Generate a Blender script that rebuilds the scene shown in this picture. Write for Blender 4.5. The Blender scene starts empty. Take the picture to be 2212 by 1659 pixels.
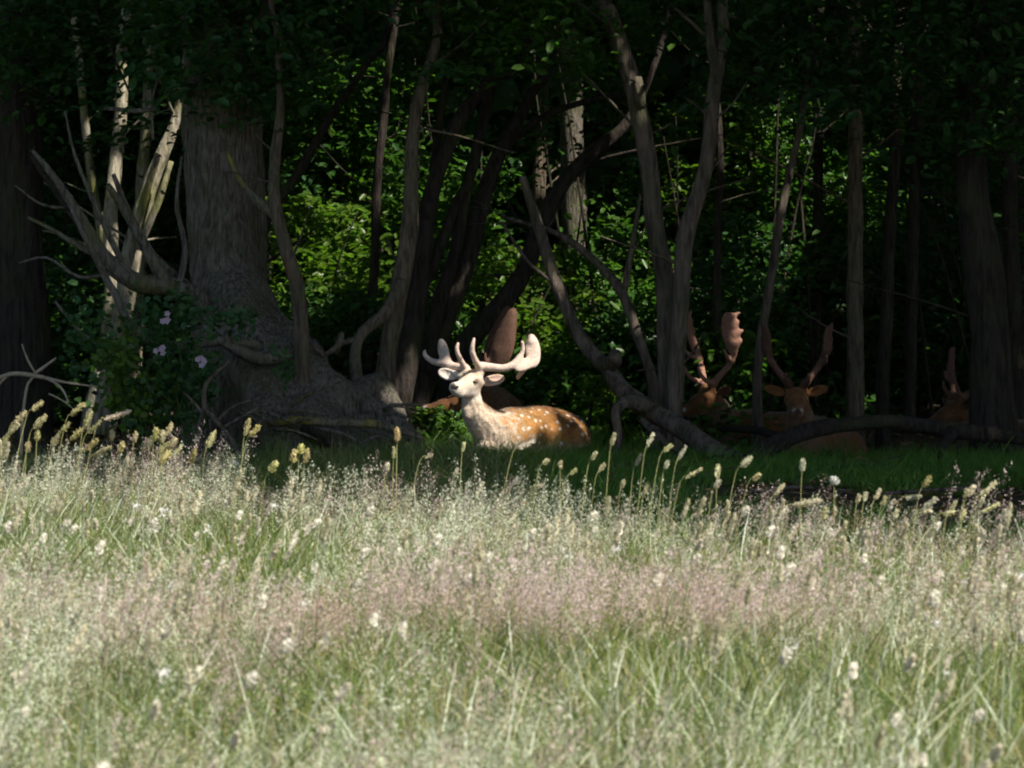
import bpy, math, random
import numpy as np
from mathutils import Vector, Matrix

rng = np.random.default_rng(7)
random.seed(7)
SC = bpy.context.scene
COL = SC.collection

# ------------------------------------------------------------------ camera, sky, sun, exposure
CAM_H, FV, HOR = 1.70, 8295.0, 433.0          # eye height, focal length and horizon row on a 2212 x 1659 grid
cam_d = bpy.data.cameras.new('camera')
cam = bpy.data.objects.new('camera', cam_d); COL.objects.link(cam)
cam_d.sensor_width = 36.0
cam_d.lens = 36.0 * FV / 2212.0
cam_d.clip_start, cam_d.clip_end = 0.1, 2000.0
PITCH = math.atan((829.5 - HOR) / FV)
cam.location = (0, 0, CAM_H)
cam.rotation_euler = (math.radians(90) - PITCH, 0, 0)
cam_d.dof.use_dof = True
cam_d.dof.focus_distance = 24.5
cam_d.dof.aperture_fstop = 8.0
SC.camera = cam

SUN_EL, SUN_AZ = 50.0, math.degrees(math.atan2(0.78, -0.63))
az, el = math.radians(SUN_AZ), math.radians(SUN_EL)
S = np.array([math.sin(az) * math.cos(el), math.cos(az) * math.cos(el), math.sin(el)])   # towards the sun

world = bpy.data.worlds.new('World'); SC.world = world; world.use_nodes = True
wn = world.node_tree; wn.nodes.clear()
wo = wn.nodes.new('ShaderNodeOutputWorld'); wb = wn.nodes.new('ShaderNodeBackground')
sky = wn.nodes.new('ShaderNodeTexSky'); sky.sky_type = 'NISHITA'; sky.sun_disc = False
sky.sun_elevation = el; sky.sun_rotation = az
wb.inputs['Strength'].default_value = 0.09
wn.links.new(sky.outputs[0], wb.inputs[0]); wn.links.new(wb.outputs[0], wo.inputs[0])

sun_d = bpy.data.lights.new('sun', 'SUN'); sun_d.energy = 5.0; sun_d.angle = math.radians(0.5)
sun_d.color = (1.0, 0.94, 0.84)
sun = bpy.data.objects.new('sun', sun_d); COL.objects.link(sun)
sun.location = (8, -6, 14)
sun.rotation_euler = Vector(S).to_track_quat('Z', 'Y').to_euler()

SC.view_settings.view_transform = 'Standard'
SC.view_settings.look = 'None'
SC.view_settings.gamma = 1.0
SC.view_settings.exposure = 0.86
SC.view_settings.use_curve_mapping = False
SC.render.engine = 'CYCLES'
cy = SC.cycles
cy.max_bounces = 4; cy.diffuse_bounces = 3; cy.glossy_bounces = 2; cy.transmission_bounces = 3; cy.transparent_max_bounces = 4
cy.use_denoising = True
cy.filter_width = 2.0
cy.use_adaptive_sampling = True; cy.adaptive_threshold = 0.03
cy.caustics_reflective = False; cy.caustics_refractive = False
cy.sample_clamp_indirect = 4.0

# ------------------------------------------------------------------ helpers: space
cP, sP = math.cos(PITCH), math.sin(PITCH)
def px(u, v, d):
    """world point seen at column u, row v (2212 x 1659 grid) on the upright plane y = d"""
    a = (u - 1106.0) / FV; b = (829.5 - v) / FV
    dy = cP + b * sP; dz = -sP + b * cP
    t = d / dy
    return np.array([a * t, d, CAM_H + dz * t])

def y_edge(x):
    return 17.4 - 0.72 * np.clip(x, -4.5, 7)

def _h(i, j, k):
    n = (i * 374761393 + j * 668265263 + k * 1274126177) & 0x7fffffff
    n = ((n ^ (n >> 13)) * 1103515245 + 12345) & 0x7fffffff
    return ((n ^ (n >> 16)) & 0xffff) / 65535.0
def vnoise(p):
    p = np.asarray(p, float); f = np.floor(p).astype(np.int64); t = p - f; t = t * t * (3 - 2 * t)
    i, j, k = f[..., 0], f[..., 1], f[..., 2]; a, b, c = t[..., 0], t[..., 1], t[..., 2]
    L = lambda x, y, w: x + (y - x) * w
    return L(L(L(_h(i, j, k), _h(i+1, j, k), a), L(_h(i, j+1, k), _h(i+1, j+1, k), a), b),
             L(L(_h(i, j, k+1), _h(i+1, j, k+1), a), L(_h(i, j+1, k+1), _h(i+1, j+1, k+1), a), b), c) - 0.5
def fbm(p, o=3):
    p = np.asarray(p, float); s = 0; a = 1.0
    for q in range(o):
        s = s + a * vnoise(p * 2 ** q + 17.3 * q); a *= 0.5
    return s
def gz(x, y):
    """height of the ground"""
    x = np.asarray(x, float); y = np.asarray(y, float)
    p = np.stack([x * 0.35, y * 0.35, np.zeros_like(x)], -1)
    far = np.clip((np.hypot(x, y - 20) - 40) / 60, 0, 1)
    dip = 0.20 * np.exp(-((x - 2.7) / 1.9) ** 4 - ((y - 27.3) / 1.5) ** 4)
    return 0.10 * fbm(p, 2) * (1 - far) * np.clip((y - 4) / 6, 0, 1) - dip

# ------------------------------------------------------------------ helpers: objects
def mesh(name, V, F, mat, smooth=True, col=None):
    V = np.asarray(V, np.float32)
    me = bpy.data.meshes.new(name)
    if isinstance(F, np.ndarray) and len(F):
        n, k = F.shape
        me.vertices.add(len(V)); me.vertices.foreach_set('co', V.ravel())
        me.loops.add(n * k); me.loops.foreach_set('vertex_index', F.ravel().astype(np.int32))
        me.polygons.add(n)
        me.polygons.foreach_set('loop_start', np.arange(0, n * k, k, dtype=np.int32))
        me.update(calc_edges=True)
    else:
        me.from_pydata(V.tolist(), [], [list(map(int, f)) for f in F]); me.update()
    if smooth: me.polygons.foreach_set('use_smooth', np.ones(len(me.polygons), bool))
    if col is not None:
        c = np.ones((len(V), 4), np.float32); c[:, :col.shape[1]] = col
        at = me.color_attributes.new('Col', 'FLOAT_COLOR', 'POINT'); at.data.foreach_set('color', c.ravel())
    if mat: me.materials.append(mat)
    me.validate()
    return me
def put(name, me, parent=None, loc=(0, 0, 0)):
    o = bpy.data.objects.new(name, me); COL.objects.link(o)
    o.location = loc
    if parent is not None: o.parent = parent
    return o
def tag(o, label=None, cat=None, group=None, kind=None):
    if label: o['label'] = label
    if cat: o['category'] = cat
    if group: o['group'] = group
    if kind: o['kind'] = kind
    return o
def thing(name, label, cat, base, group=None):
    o = bpy.data.objects.new(name, None); COL.objects.link(o); o.location = tuple(map(float, base))
    o.empty_display_size = 0.1
    return tag(o, label, cat, group)
def part(name, V, F, mat, parent, col=None, smooth=True, kind=None):
    """V in world space; stored relative to the parent thing"""
    b = np.array(parent.location)
    q = parent
    while q.parent is not None:
        q = q.parent; b = b + np.array(q.location)
    o = put(name, mesh(name, np.asarray(V) - b, F, mat, smooth, col), parent)
    if kind: o['kind'] = kind
    return o

class Bag:
    def __init__(s): s.V, s.F, s.C, s.n = [], [], [], 0
    def add(s, V, F, C=None):
        V = np.asarray(V, float); s.V.append(V); s.F.append(np.asarray(F) + s.n); s.n += len(V)
        s.C.append(np.broadcast_to(np.asarray(C if C is not None else (1, 1, 1), float), (len(V), 3)))
    def get(s): return np.concatenate(s.V), np.concatenate(s.F), np.concatenate(s.C)

def catmull(P, R, step):
    P = np.asarray(P, float); R = np.asarray(R, float)
    out, rad = [], []
    Q = np.vstack([2 * P[0] - P[1], P, 2 * P[-1] - P[-2]])
    for i in range(len(P) - 1):
        a, b, c, d = Q[i:i + 4]
        n = max(2, int(np.linalg.norm(c - b) / step))
        for t in np.arange(n) / n:
            out.append(0.5 * ((2 * b) + (c - a) * t + (2 * a - 5 * b + 4 * c - d) * t * t + (3 * b - a - 3 * c + d) * t ** 3))
            rad.append(R[i] + (R[i + 1] - R[i]) * t)
    out.append(P[-1]); rad.append(R[-1])
    return np.array(out), np.array(rad)
def tube(P, R, sides=12, step=0.07, rough=0.12, wob=0.0, seed=0.0):
    """closed tapered tube of quads along P, lumpy like a limb"""
    C, r = catmull(P, R, step)
    if wob: C = C + wob * np.stack([vnoise(C * 2.2 + seed), vnoise(C * 2.2 + seed + 40), vnoise(C * 2.2 + seed + 80)], -1)
    T = np.gradient(C, axis=0); T /= np.linalg.norm(T, axis=1)[:, None] + 1e-9
    ref = np.array([0.3, 1.0, 0.15])
    A = np.cross(T, ref); A /= np.linalg.norm(A, axis=1)[:, None] + 1e-9
    B = np.cross(T, A)
    th = np.linspace(0, 2 * np.pi, sides, endpoint=False)
    ring = A[:, None, :] * np.cos(th)[None, :, None] + B[:, None, :] * np.sin(th)[None, :, None]
    sc = 1.0
    if rough:
        key = np.stack([np.broadcast_to(np.cos(th) * 1.6, (len(C), sides)), np.broadcast_to(np.sin(th) * 1.6, (len(C), sides)),
                        np.broadcast_to((np.arange(len(C)) * step / (3 * np.mean(r) + .01))[:, None], (len(C), sides))], -1)
        sc = 1 + 2 * rough * fbm(key + seed, 3)
    V = C[:, None, :] + ring * (r[:, None] * sc)[..., None]
    n = len(C)
    V = np.concatenate([V.reshape(-1, 3), C[:1], C[-1:]])
    i = np.arange(n - 1)[:, None] * sides; j = np.arange(sides)[None, :]; k = (j + 1) % sides
    F = np.stack([i + j, i + k, i + sides + k, i + sides + j], -1).reshape(-1, 4)
    caps = [(n * sides, (q + 1) % sides, q, q) for q in range(sides)] + [(n * sides + 1, (n - 1) * sides + q, (n - 1) * sides + (q + 1) % sides,) * 1 for q in range(sides)]
    c0 = np.array([[n * sides, (q + 1) % sides, q] for q in range(sides)])
    c1 = np.array([[n * sides + 1, (n - 1) * sides + q, (n - 1) * sides + (q + 1) % sides] for q in range(sides)])
    tri = np.concatenate([F[:, [0, 1, 2]], F[:, [0, 2, 3]], c0, c1])
    return V, tri

# ------------------------------------------------------------------ helpers: smooth solids (signed distance -> surface net)
class Solid:
    def __init__(s, k=0.03): s.pr = []; s.k = k
    def cone(s, a, b, ra, rb, k=None): s.pr.append(('c', np.array(a, float), np.array(b, float), ra, rb, k or s.k, 1)); return s
    def ball(s, a, r, k=None): return s.cone(a, np.array(a, float) + 1e-4, r, r, k)
    def ell(s, c, axes, r, k=None, sign=1):
        """axes: 3x3 rows of unit vectors, r: 3 radii"""
        s.pr.append(('e', np.array(c, float), np.array(axes, float), np.array(r, float), None, k or s.k, sign)); return s
    def chain(s, P, R, k=None):
        s.pr.append(('h', np.array(P, float), np.array(R, float), None, None, k or s.k, 1)); return s
    def _bb(s, p):
        if p[0] == 'c':
            lo = np.minimum(p[1] - p[3], p[2] - p[4]); hi = np.maximum(p[1] + p[3], p[2] + p[4])
        elif p[0] == 'h':
            lo = (p[1] - p[2][:, None]).min(0); hi = (p[1] + p[2][:, None]).max(0)
        else:
            m = np.max(p[3]); lo, hi = p[1] - m, p[1] + m
        return lo, hi
    def build(s, h):
        bb = [s._bb(p) for p in s.pr if p[6] > 0]
        lo = np.min([b[0] for b in bb], 0) - 3 * h; hi = np.max([b[1] for b in bb], 0) + 3 * h
        n = np.ceil((hi - lo) / h).astype(int) + 1
        D = np.full(n, 1.0, np.float32)
        ax = [lo[i] + h * np.arange(n[i]) for i in range(3)]
        for p in s.pr:
            b0, b1 = s._bb(p); m = p[5] + 3 * h
            i0 = np.clip(((b0 - m - lo) / h).astype(int), 0, n - 1); i1 = np.clip(((b1 + m - lo) / h).astype(int) + 2, 1, n)
            sl = tuple(slice(i0[q], i1[q]) for q in range(3))
            X, Y, Z = np.meshgrid(*[ax[q][sl[q]] for q in range(3)], indexing='ij')
            q = np.stack([X, Y, Z], -1).astype(np.float32)
            if p[0] == 'c':
                ab = p[2] - p[1]; w = q - p[1]
                t = np.clip((w @ ab) / (ab @ ab), 0, 1)
                d = np.linalg.norm(w - t[..., None] * ab, axis=-1) - (p[3] + (p[4] - p[3]) * t)
            elif p[0] == 'h':
                C_, r_ = catmull(p[1], p[2], 0.04); d = np.full(q.shape[:3], 9.0)
                for z in range(len(C_) - 1):
                    ab = C_[z + 1] - C_[z]; w = q - C_[z]; t = np.clip((w @ ab) / (ab @ ab), 0, 1)
                    d = np.minimum(d, np.linalg.norm(w - t[..., None] * ab, axis=-1) - (r_[z] + (r_[z + 1] - r_[z]) * t))
            else:
                w = (q - p[1]) @ p[2].T
                k0 = np.linalg.norm(w / p[3], axis=-1); k1 = np.linalg.norm(w / p[3] ** 2, axis=-1) + 1e-9
                d = k0 * (k0 - 1) / k1
            k = p[5]
            if p[6] > 0:
                e = D[sl]; hh = np.maximum(k - np.abs(e - d), 0) / k
                D[sl] = np.minimum(e, d) - hh * hh * k * 0.25
            else:
                e = D[sl]; hh = np.maximum(k - np.abs(e + d), 0) / k
                D[sl] = np.maximum(e, -d) + hh * hh * k * 0.25
        I = D < 0
        cn = np.array(n) - 1
        acc = np.zeros((*cn, 3), np.float32); cnt = np.zeros(cn, np.float32)
        quads = []
        full = [slice(None)] * 3
        for a in range(3):
            s0 = [slice(None)] * 3; s1 = [slice(None)] * 3; s0[a] = slice(0, -1); s1[a] = slice(1, None)
            d0, d1 = D[tuple(s0)], D[tuple(s1)]
            cr = (d0 < 0) != (d1 < 0)
            t = np.where(cr, d0 / np.where(cr, d0 - d1, 1), 0)
            b, c = [x for x in range(3) if x != a]
            for ob in (0, 1):
                for oc in (0, 1):
                    sl = [slice(None)] * 3
                    sl[b] = slice(ob, n[b] - 1 + ob); sl[c] = slice(oc, n[c] - 1 + oc)
                    m = cr[tuple(sl)]; tt = t[tuple(sl)]
                    acc[..., a] += np.where(m, tt, 0); acc[..., b] += np.where(m, ob, 0); acc[..., c] += np.where(m, oc, 0)
                    cnt += m
        act = cnt > 0
        idx = -np.ones(cn, np.int64); idx[act] = np.arange(act.sum())
        pos = np.argwhere(act) + acc[act] / cnt[act][:, None]
        V = lo + h * pos
        for a in range(3):
            s0 = [slice(None)] * 3; s1 = [slice(None)] * 3; s0[a] = slice(0, -1); s1[a] = slice(1, None)
            i0, i1 = I[tuple(s0)], I[tuple(s1)]
            e = np.argwhere(i0 != i1); b, c = (a + 1) % 3, (a + 2) % 3
            e = e[(e[:, b] > 0) & (e[:, c] > 0) & (e[:, b] < cn[b]) & (e[:, c] < cn[c])]
            inside0 = i0[tuple(e.T)]
            def at(db, dc):
                g = e.copy(); g[:, b] += db; g[:, c] += dc; return idx[tuple(g.T)]
            q = np.stack([at(-1, -1), at(0, -1), at(0, 0), at(-1, 0)], -1)
            q[~inside0] = q[~inside0][:, ::-1]
            quads.append(q)
        F = np.concatenate(quads); F = F[(F >= 0).all(1)]
        return V, F

# ------------------------------------------------------------------ materials
def mat(name):
    m = bpy.data.materials.new(name); m.use_nodes = True; t = m.node_tree; t.nodes.clear()
    o = t.nodes.new('ShaderNodeOutputMaterial')
    return m, t, o
def N(t, kind, **kw):
    n = t.nodes.new(kind)
    for k, v in kw.items():
        if k.startswith('_'): setattr(n, k[1:], v)
        else: n.inputs[k.replace('_', ' ')].default_value = v
    return n
def ramp(t, src, stops):
    r = t.nodes.new('ShaderNodeValToRGB'); e = r.color_ramp.elements
    while len(e) < len(stops): e.new(0.5)
    for q, (p, c) in zip(e, stops): q.position = p; q.color = (*c, 1)
    t.links.new(src, r.inputs[0]); return r.outputs[0]
def mixc(t, fac, a, b, mode='MIX'):
    m = t.nodes.new('ShaderNodeMix'); m.data_type = 'RGBA'; m.blend_type = mode
    for s, i in ((fac, 0), (a, 6), (b, 7)):
        if hasattr(s, 'is_output'): t.links.new(s, m.inputs[i])
        elif i == 0: m.inputs[0].default_value = s
        else: m.inputs[i].default_value = (*s, 1)
    return m.outputs[2]

def bark(name, dark, light, moss=(0.06, 0.075, 0.018), moss_amt=0.5, scale=1.0, patch=None):
    m, t, o = mat(name)
    tc = N(t, 'ShaderNodeTexCoord'); mp = N(t, 'ShaderNodeMapping'); mp.inputs['Scale'].default_value = (14 * scale, 14 * scale, 3.2 * scale)
    t.links.new(tc.outputs['Object'], mp.inputs[0])
    n1 = N(t, 'ShaderNodeTexNoise', Scale=2.0, Detail=7.0, Roughness=0.65); t.links.new(mp.outputs[0], n1.inputs['Vector'])
    mq = N(t, 'ShaderNodeMapping'); mq.inputs['Scale'].default_value = (30 * scale, 30 * scale, 4.5 * scale); t.links.new(tc.outputs['Object'], mq.inputs[0])
    vo = N(t, 'ShaderNodeTexNoise', Scale=1.0, Detail=5.0, Roughness=0.62, Distortion=0.25); t.links.new(mq.outputs[0], vo.inputs['Vector'])
    c = ramp(t, n1.outputs['Fac'], [(0.25, dark), (0.7, light)])
    fis = ramp(t, vo.outputs['Fac'], [(0.36, (0.22,) * 3), (0.54, (1, 1, 1))])
    c = mixc(t, 0.8, c, fis, 'MULTIPLY')
    n2 = N(t, 'ShaderNodeTexNoise', Scale=3.3, Detail=4.0); t.links.new(tc.outputs['Object'], n2.inputs['Vector'])
    mk = ramp(t, n2.outputs['Fac'], [(0.48, (0, 0, 0)), (0.66, (moss_amt,) * 3)])
    c = mixc(t, mk, c, moss)
    if patch:
        n3 = N(t, 'ShaderNodeTexNoise', Scale=1.9, Detail=3.0); t.links.new(tc.outputs['Object'], n3.inputs['Vector'])
        c = mixc(t, ramp(t, n3.outputs['Fac'], [(0.56, (0, 0, 0)), (0.64, (0.8,) * 3)]), c, patch)
    b = N(t, 'ShaderNodeBsdfPrincipled', Roughness=0.9); b.inputs['Specular IOR Level'].default_value = 0.2
    t.links.new(c, b.inputs['Base Color'])
    ad = N(t, 'ShaderNodeMath', _operation='MULTIPLY_ADD'); t.links.new(vo.outputs['Fac'], ad.inputs[0]); ad.inputs[1].default_value = 1.2
    t.links.new(n1.outputs['Fac'], ad.inputs[2])
    bp = N(t, 'ShaderNodeBump', Strength=1.0, Distance=0.03); t.links.new(ad.outputs[0], bp.inputs['Height']); t.links.new(bp.outputs[0], b.inputs['Normal'])
    t.links.new(b.outputs[0], o.inputs[0])
    return m

def leafmat(name, gloss=0.22, trans=0.45, tmul=(1.5, 1.9, 0.6), sharp=0.32):
    m, t, o = mat(name)
    at = N(t, 'ShaderNodeVertexColor'); at.layer_name = 'Col'
    d = N(t, 'ShaderNodeBsdfPrincipled', Roughness=sharp); d.inputs['Specular IOR Level'].default_value = gloss
    t.links.new(at.outputs[0], d.inputs['Base Color'])
    tr = N(t, 'ShaderNodeBsdfTranslucent'); t.links.new(mixc(t, 1.0, at.outputs[0], tmul, 'MULTIPLY'), tr.inputs[0])
    mx = N(t, 'ShaderNodeMixShader'); mx.inputs[0].default_value = trans
    t.links.new(d.outputs[0], mx.inputs[1]); t.links.new(tr.outputs[0], mx.inputs[2]); t.links.new(mx.outputs[0], o.inputs[0])
    return m
def plain(name, c, rough=0.7, spec=0.3, nscale=40.0, var=0.25):
    m, t, o = mat(name)
    tc = N(t, 'ShaderNodeTexCoord'); n1 = N(t, 'ShaderNodeTexNoise', Scale=nscale, Detail=4.0); t.links.new(tc.outputs['Object'], n1.inputs['Vector'])
    c0 = tuple(x * (1 - var) for x in c); c1 = tuple(min(1, x * (1 + var)) for x in c)
    b = N(t, 'ShaderNodeBsdfPrincipled', Roughness=rough); b.inputs['Specular IOR Level'].default_value = spec
    t.links.new(ramp(t, n1.outputs['Fac'], [(0.3, c0), (0.7, c1)]), b.inputs['Base Color'])
    bp = N(t, 'ShaderNodeBump', Strength=0.3, Distance=0.005); t.links.new(n1.outputs['Fac'], bp.inputs['Height']); t.links.new(bp.outputs[0], b.inputs['Normal'])
    t.links.new(b.outputs[0], o.inputs[0]); return m
def furmat(name):
    m, t, o = mat(name)
    at = N(t, 'ShaderNodeVertexColor'); at.layer_name = 'Col'
    tc = N(t, 'ShaderNodeTexCoord'); mp = N(t, 'ShaderNodeMapping'); mp.inputs['Scale'].default_value = (60, 60, 190)
    mp.inputs['Rotation'].default_value = (0.4, 0.7, 0.2)
    t.links.new(tc.outputs['Object'], mp.inputs[0])
    n1 = N(t, 'ShaderNodeTexNoise', Scale=1.0, Detail=4.0); t.links.new(mp.outputs[0], n1.inputs['Vector'])
    c = mixc(t, 1.0, at.outputs[0], ramp(t, n1.outputs['Fac'], [(0.3, (0.72,) * 3), (0.7, (1.12,) * 3)]), 'MULTIPLY')
    b = N(t, 'ShaderNodeBsdfPrincipled', Roughness=0.75); b.inputs['Specular IOR Level'].default_value = 0.25
    b.inputs['Sheen Weight'].default_value = 0.25; b.inputs['Sheen Roughness'].default_value = 0.4
    t.links.new(c, b.inputs['Base Color'])
    bp = N(t, 'ShaderNodeBump', Strength=0.5, Distance=0.006); t.links.new(n1.outputs['Fac'], bp.inputs['Height']); t.links.new(bp.outputs[0], b.inputs['Normal'])
    t.links.new(b.outputs[0], o.inputs[0]); return m

M = {}
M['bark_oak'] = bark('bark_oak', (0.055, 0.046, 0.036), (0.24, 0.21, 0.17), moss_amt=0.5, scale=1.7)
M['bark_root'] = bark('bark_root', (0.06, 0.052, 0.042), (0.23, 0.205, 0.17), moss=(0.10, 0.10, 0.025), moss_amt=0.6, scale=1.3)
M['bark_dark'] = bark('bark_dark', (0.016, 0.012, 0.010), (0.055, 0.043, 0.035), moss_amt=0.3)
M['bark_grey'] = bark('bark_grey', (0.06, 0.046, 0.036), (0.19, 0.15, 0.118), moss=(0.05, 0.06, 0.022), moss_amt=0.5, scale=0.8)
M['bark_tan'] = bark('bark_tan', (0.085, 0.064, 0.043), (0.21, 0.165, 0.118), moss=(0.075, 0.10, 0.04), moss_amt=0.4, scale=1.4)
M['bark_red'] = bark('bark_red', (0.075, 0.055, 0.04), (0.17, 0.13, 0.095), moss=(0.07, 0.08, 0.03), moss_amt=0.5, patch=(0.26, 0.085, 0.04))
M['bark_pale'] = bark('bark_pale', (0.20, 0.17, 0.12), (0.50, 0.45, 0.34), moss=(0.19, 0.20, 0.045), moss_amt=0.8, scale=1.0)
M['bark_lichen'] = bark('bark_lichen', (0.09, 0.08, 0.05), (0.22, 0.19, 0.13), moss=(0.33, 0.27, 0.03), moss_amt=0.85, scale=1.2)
M['twig'] = plain('twig', (0.26, 0.215, 0.16), 0.85, 0.1)
M['stem_green'] = plain('stem_green', (0.06, 0.10, 0.03), 0.7, 0.2)
M['leaf'] = leafmat('leaf')
M['leaf_soft'] = leafmat('leaf_soft', gloss=0.2, trans=0.35, sharp=0.5)
M['grass'] = leafmat('grass', gloss=0.25, trans=0.40, tmul=(1.25, 1.35, 0.8), sharp=0.45)
M['straw'] = leafmat('straw', gloss=0.15, trans=0.40, tmul=(1.05, 1.0, 0.85), sharp=0.6)
M['petal'] = leafmat('petal', gloss=0.1, trans=0.3, tmul=(1, 1, 1), sharp=0.6)
M['fur'] = furmat('fur')
M['velvet'] = plain('velvet', (0.56, 0.43, 0.35), 0.9, 0.15, 60.0, 0.18)
M['velvet_dark'] = plain('velvet_dark', (0.10, 0.055, 0.038), 0.9, 0.12, 60.0, 0.2)  # velvet darkened to imitate shade on the background bucks
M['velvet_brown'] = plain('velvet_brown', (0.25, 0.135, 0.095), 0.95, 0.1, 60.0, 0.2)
M['eye'] = plain('eye', (0.012, 0.009, 0.007), 0.12, 0.6, 40.0, 0.1)
M['nose'] = plain('nose', (.045, .034, .030), .45, .4)
M['hoof'] = plain('hoof', (0.03, 0.025, 0.02), 0.5, 0.4)

# ------------------------------------------------------------------ ground
def ground_mat():
    m, t, o = mat('ground_soil')
    tc = N(t, 'ShaderNodeTexCoord')
    n1 = N(t, 'ShaderNodeTexNoise', Scale=1.4, Detail=8.0, Roughness=0.7); t.links.new(tc.outputs['Object'], n1.inputs['Vector'])
    n2 = N(t, 'ShaderNodeTexNoise', Scale=30.0, Detail=5.0); t.links.new(tc.outputs['Object'], n2.inputs['Vector'])
    litter = ramp(t, n2.outputs['Fac'], [(0.3, (0.035, 0.027, 0.018)), (0.7, (0.11, 0.085, 0.06))])
    turf = ramp(t, n2.outputs['Fac'], [(0.3, (0.05, 0.06, 0.02)), (0.7, (0.16, 0.15, 0.07))])
    sx = N(t, 'ShaderNodeSeparateXYZ'); t.links.new(tc.outputs['Object'], sx.inputs[0])
    a = N(t, 'ShaderNodeMath', _operation='MULTIPLY_ADD'); t.links.new(sx.outputs[0], a.inputs[0]); a.inputs[1].default_value = 0.72; t.links.new(sx.outputs[1], a.inputs[2])
    b_ = N(t, 'ShaderNodeMath', _operation='MULTIPLY_ADD'); t.links.new(n1.outputs['Fac'], b_.inputs[0]); b_.inputs[1].default_value = 2.0; t.links.new(a.outputs[0], b_.inputs[2])
    mr = N(t, 'ShaderNodeMapRange'); mr.inputs[1].default_value = 18.0; mr.inputs[2].default_value = 19.2; t.links.new(b_.outputs[0], mr.inputs[0])
    c = mixc(t, mr.outputs[0], turf, litter)
    b = N(t, 'ShaderNodeBsdfPrincipled', Roughness=0.95); b.inputs['Specular IOR Level'].default_value = 0.1
    t.links.new(c, b.inputs['Base Color'])
    bp = N(t, 'ShaderNodeBump', Strength=0.7, Distance=0.03); t.links.new(n2.outputs['Fac'], bp.inputs['Height']); t.links.new(bp.outputs[0], b.inputs['Normal'])
    t.links.new(b.outputs[0], o.inputs[0]); return m
def axis_pts(lo, hi, step, far):
    a = np.arange(lo, hi + 1e-6, step); e = np.array([15, 40, 100, far])
    return np.concatenate([lo - e[::-1], a, hi + e])
gx, gy = axis_pts(-12, 14, 0.4, 500), axis_pts(-6, 50, 0.4, 900)
GX, GY = np.meshgrid(gx, gy, indexing='ij')
GV = np.stack([GX, GY, gz(GX, GY)], -1).reshape(-1, 3)
i, j = np.meshgrid(np.arange(len(gx) - 1), np.arange(len(gy) - 1), indexing='ij'); q = (i * len(gy) + j).ravel()
GF = np.stack([q, q + len(gy), q + len(gy) + 1, q + 1], -1)
tag(put('ground', mesh('ground', GV, GF, ground_mat())), 'earth under meadow and wood floor', None, None, 'structure')

# ------------------------------------------------------------------ gaps cut in the leaf roof to steer the sunlight: where the photograph shows sun inside the wood
HERO_D = 25.0
def hz(zx, zy, dy):
    """hero buck: zoom-picture column and row, metres behind the y = 25 plane -> world"""
    return px((1000 + zx / 3.95) / 1.15732, (760 + zy / 3.95) / 1.15732, HERO_D + dy)
SHAFT = []
def shaft(u, v, d, r, t0=0.25): SHAFT.append((px(u, v, d), r, t0))
for a in [(620, 800, -.5, .13), (760, 720, -.4, .13), (700, 1000, -.35, .12), (300, 520, -.3, .12), (450, 480, -.3, .12), (560, 520, -.3, .11),
          (900, 560, -.35, .13), (1080, 600, -.35, .12), (1250, 480, -.35, .15), (1330, 560, -.35, .12), (950, 760, -.3, .10),
          (760, 1180, -.3, .15), (900, 1250, -.3, .17), (1050, 1150, -.2, .15), (1170, 1100, -.1, .12), (1200, 1270, -.1, .09), (1050, 1330, -.2, .14),
          (1330, 1020, .05, .06), (1460, 1035, .15, .05), (1450, 1215, 0, .06), (1610, 1085, .25, .05), (1760, 1285, .3, .07), (1300, 1130, 0, .06)]:
    SHAFT.append((hz(a[0], a[1], a[2]), a[3], 0.02))
for a in [(720, 520, 29, .36), (680, 585, 28.7, .30), (640, 640, 28.3, .2), (800, 610, 29, .25), (770, 330, 31, .40), (720, 300, 31, .25), (830, 380, 31, .22), (960, 410, 30, .2),
          (1100, 600, 30, .35), (1120, 720, 28.8, .35), (1200, 760, 29, .2), (1010, 700, 29, .25), (930, 690, 28.5, .15), (1290, 640, 30, .28), (1060, 480, 31, .25), (940, 600, 30, .16),
          (920, 920, 26.2, .18), (960, 945, 25.6, .14), (890, 950, 25.5, .10), (1300, 850, 27, .16), (1275, 470, 30.5, .18), (1245, 560, 31, .28), (1250, 700, 31, .25), (1260, 820, 31, .22),
          (1165, 380, 31, .2), (1450, 275, 30, .2), (1420, 330, 30, .12), (1755, 350, 31, .28), (1690, 340, 31, .2), (1800, 410, 31, .15), (1520, 740, 29, .12),
          (1590, 650, 30, .14), (2060, 600, 29, .12), (2060, 780, 29, .05), (690, 780, 26, .06), (700, 840, 26, .06), (800, 330, 31, .2), (740, 160, 31, .25), (560, 640, 28, .1),
          (262, 200, 28.6, .13), (258, 260, 28.6, .14), (252, 320, 28.6, .13), (240, 430, 28.6, .09), (315, 260, 29, .08), (370, 330, 28, .10), (345, 400, 28, .14), (320, 360, 28, .12), (310, 430, 28, .12),
          (285, 520, 28, .12), (230, 560, 28.6, .06), (270, 650, 28, .09), (250, 720, 28.2, .09), (225, 800, 28.2, .10), (215, 850, 28.2, .08), (180, 270, 28.5, .06), (190, 330, 28.5, .06),
          (1569, 690, 27.17, .24, .02), (1572, 735, 27.2, .12, .02), (1340, 100, 25.5, .06), (1365, 190, 25.5, .07), (1385, 235, 25.5, .06), (1470, 560, 25.6, .05), (910, 470, 25.3, .03),
          (330, 960, 18, .3), (120, 900, 18.5, .3), (480, 220, 25.5, .05), (100, 330, 27, .1), (60, 640, 27, .08), (1705, 895, 26, .04), (1800, 840, 27, .05)]:
    shaft(*a)
SH_T = np.array([a[0] for a in SHAFT]); SH_R = np.array([a[1] for a in SHAFT]); SH_0 = np.array([a[2] for a in SHAFT])
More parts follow.
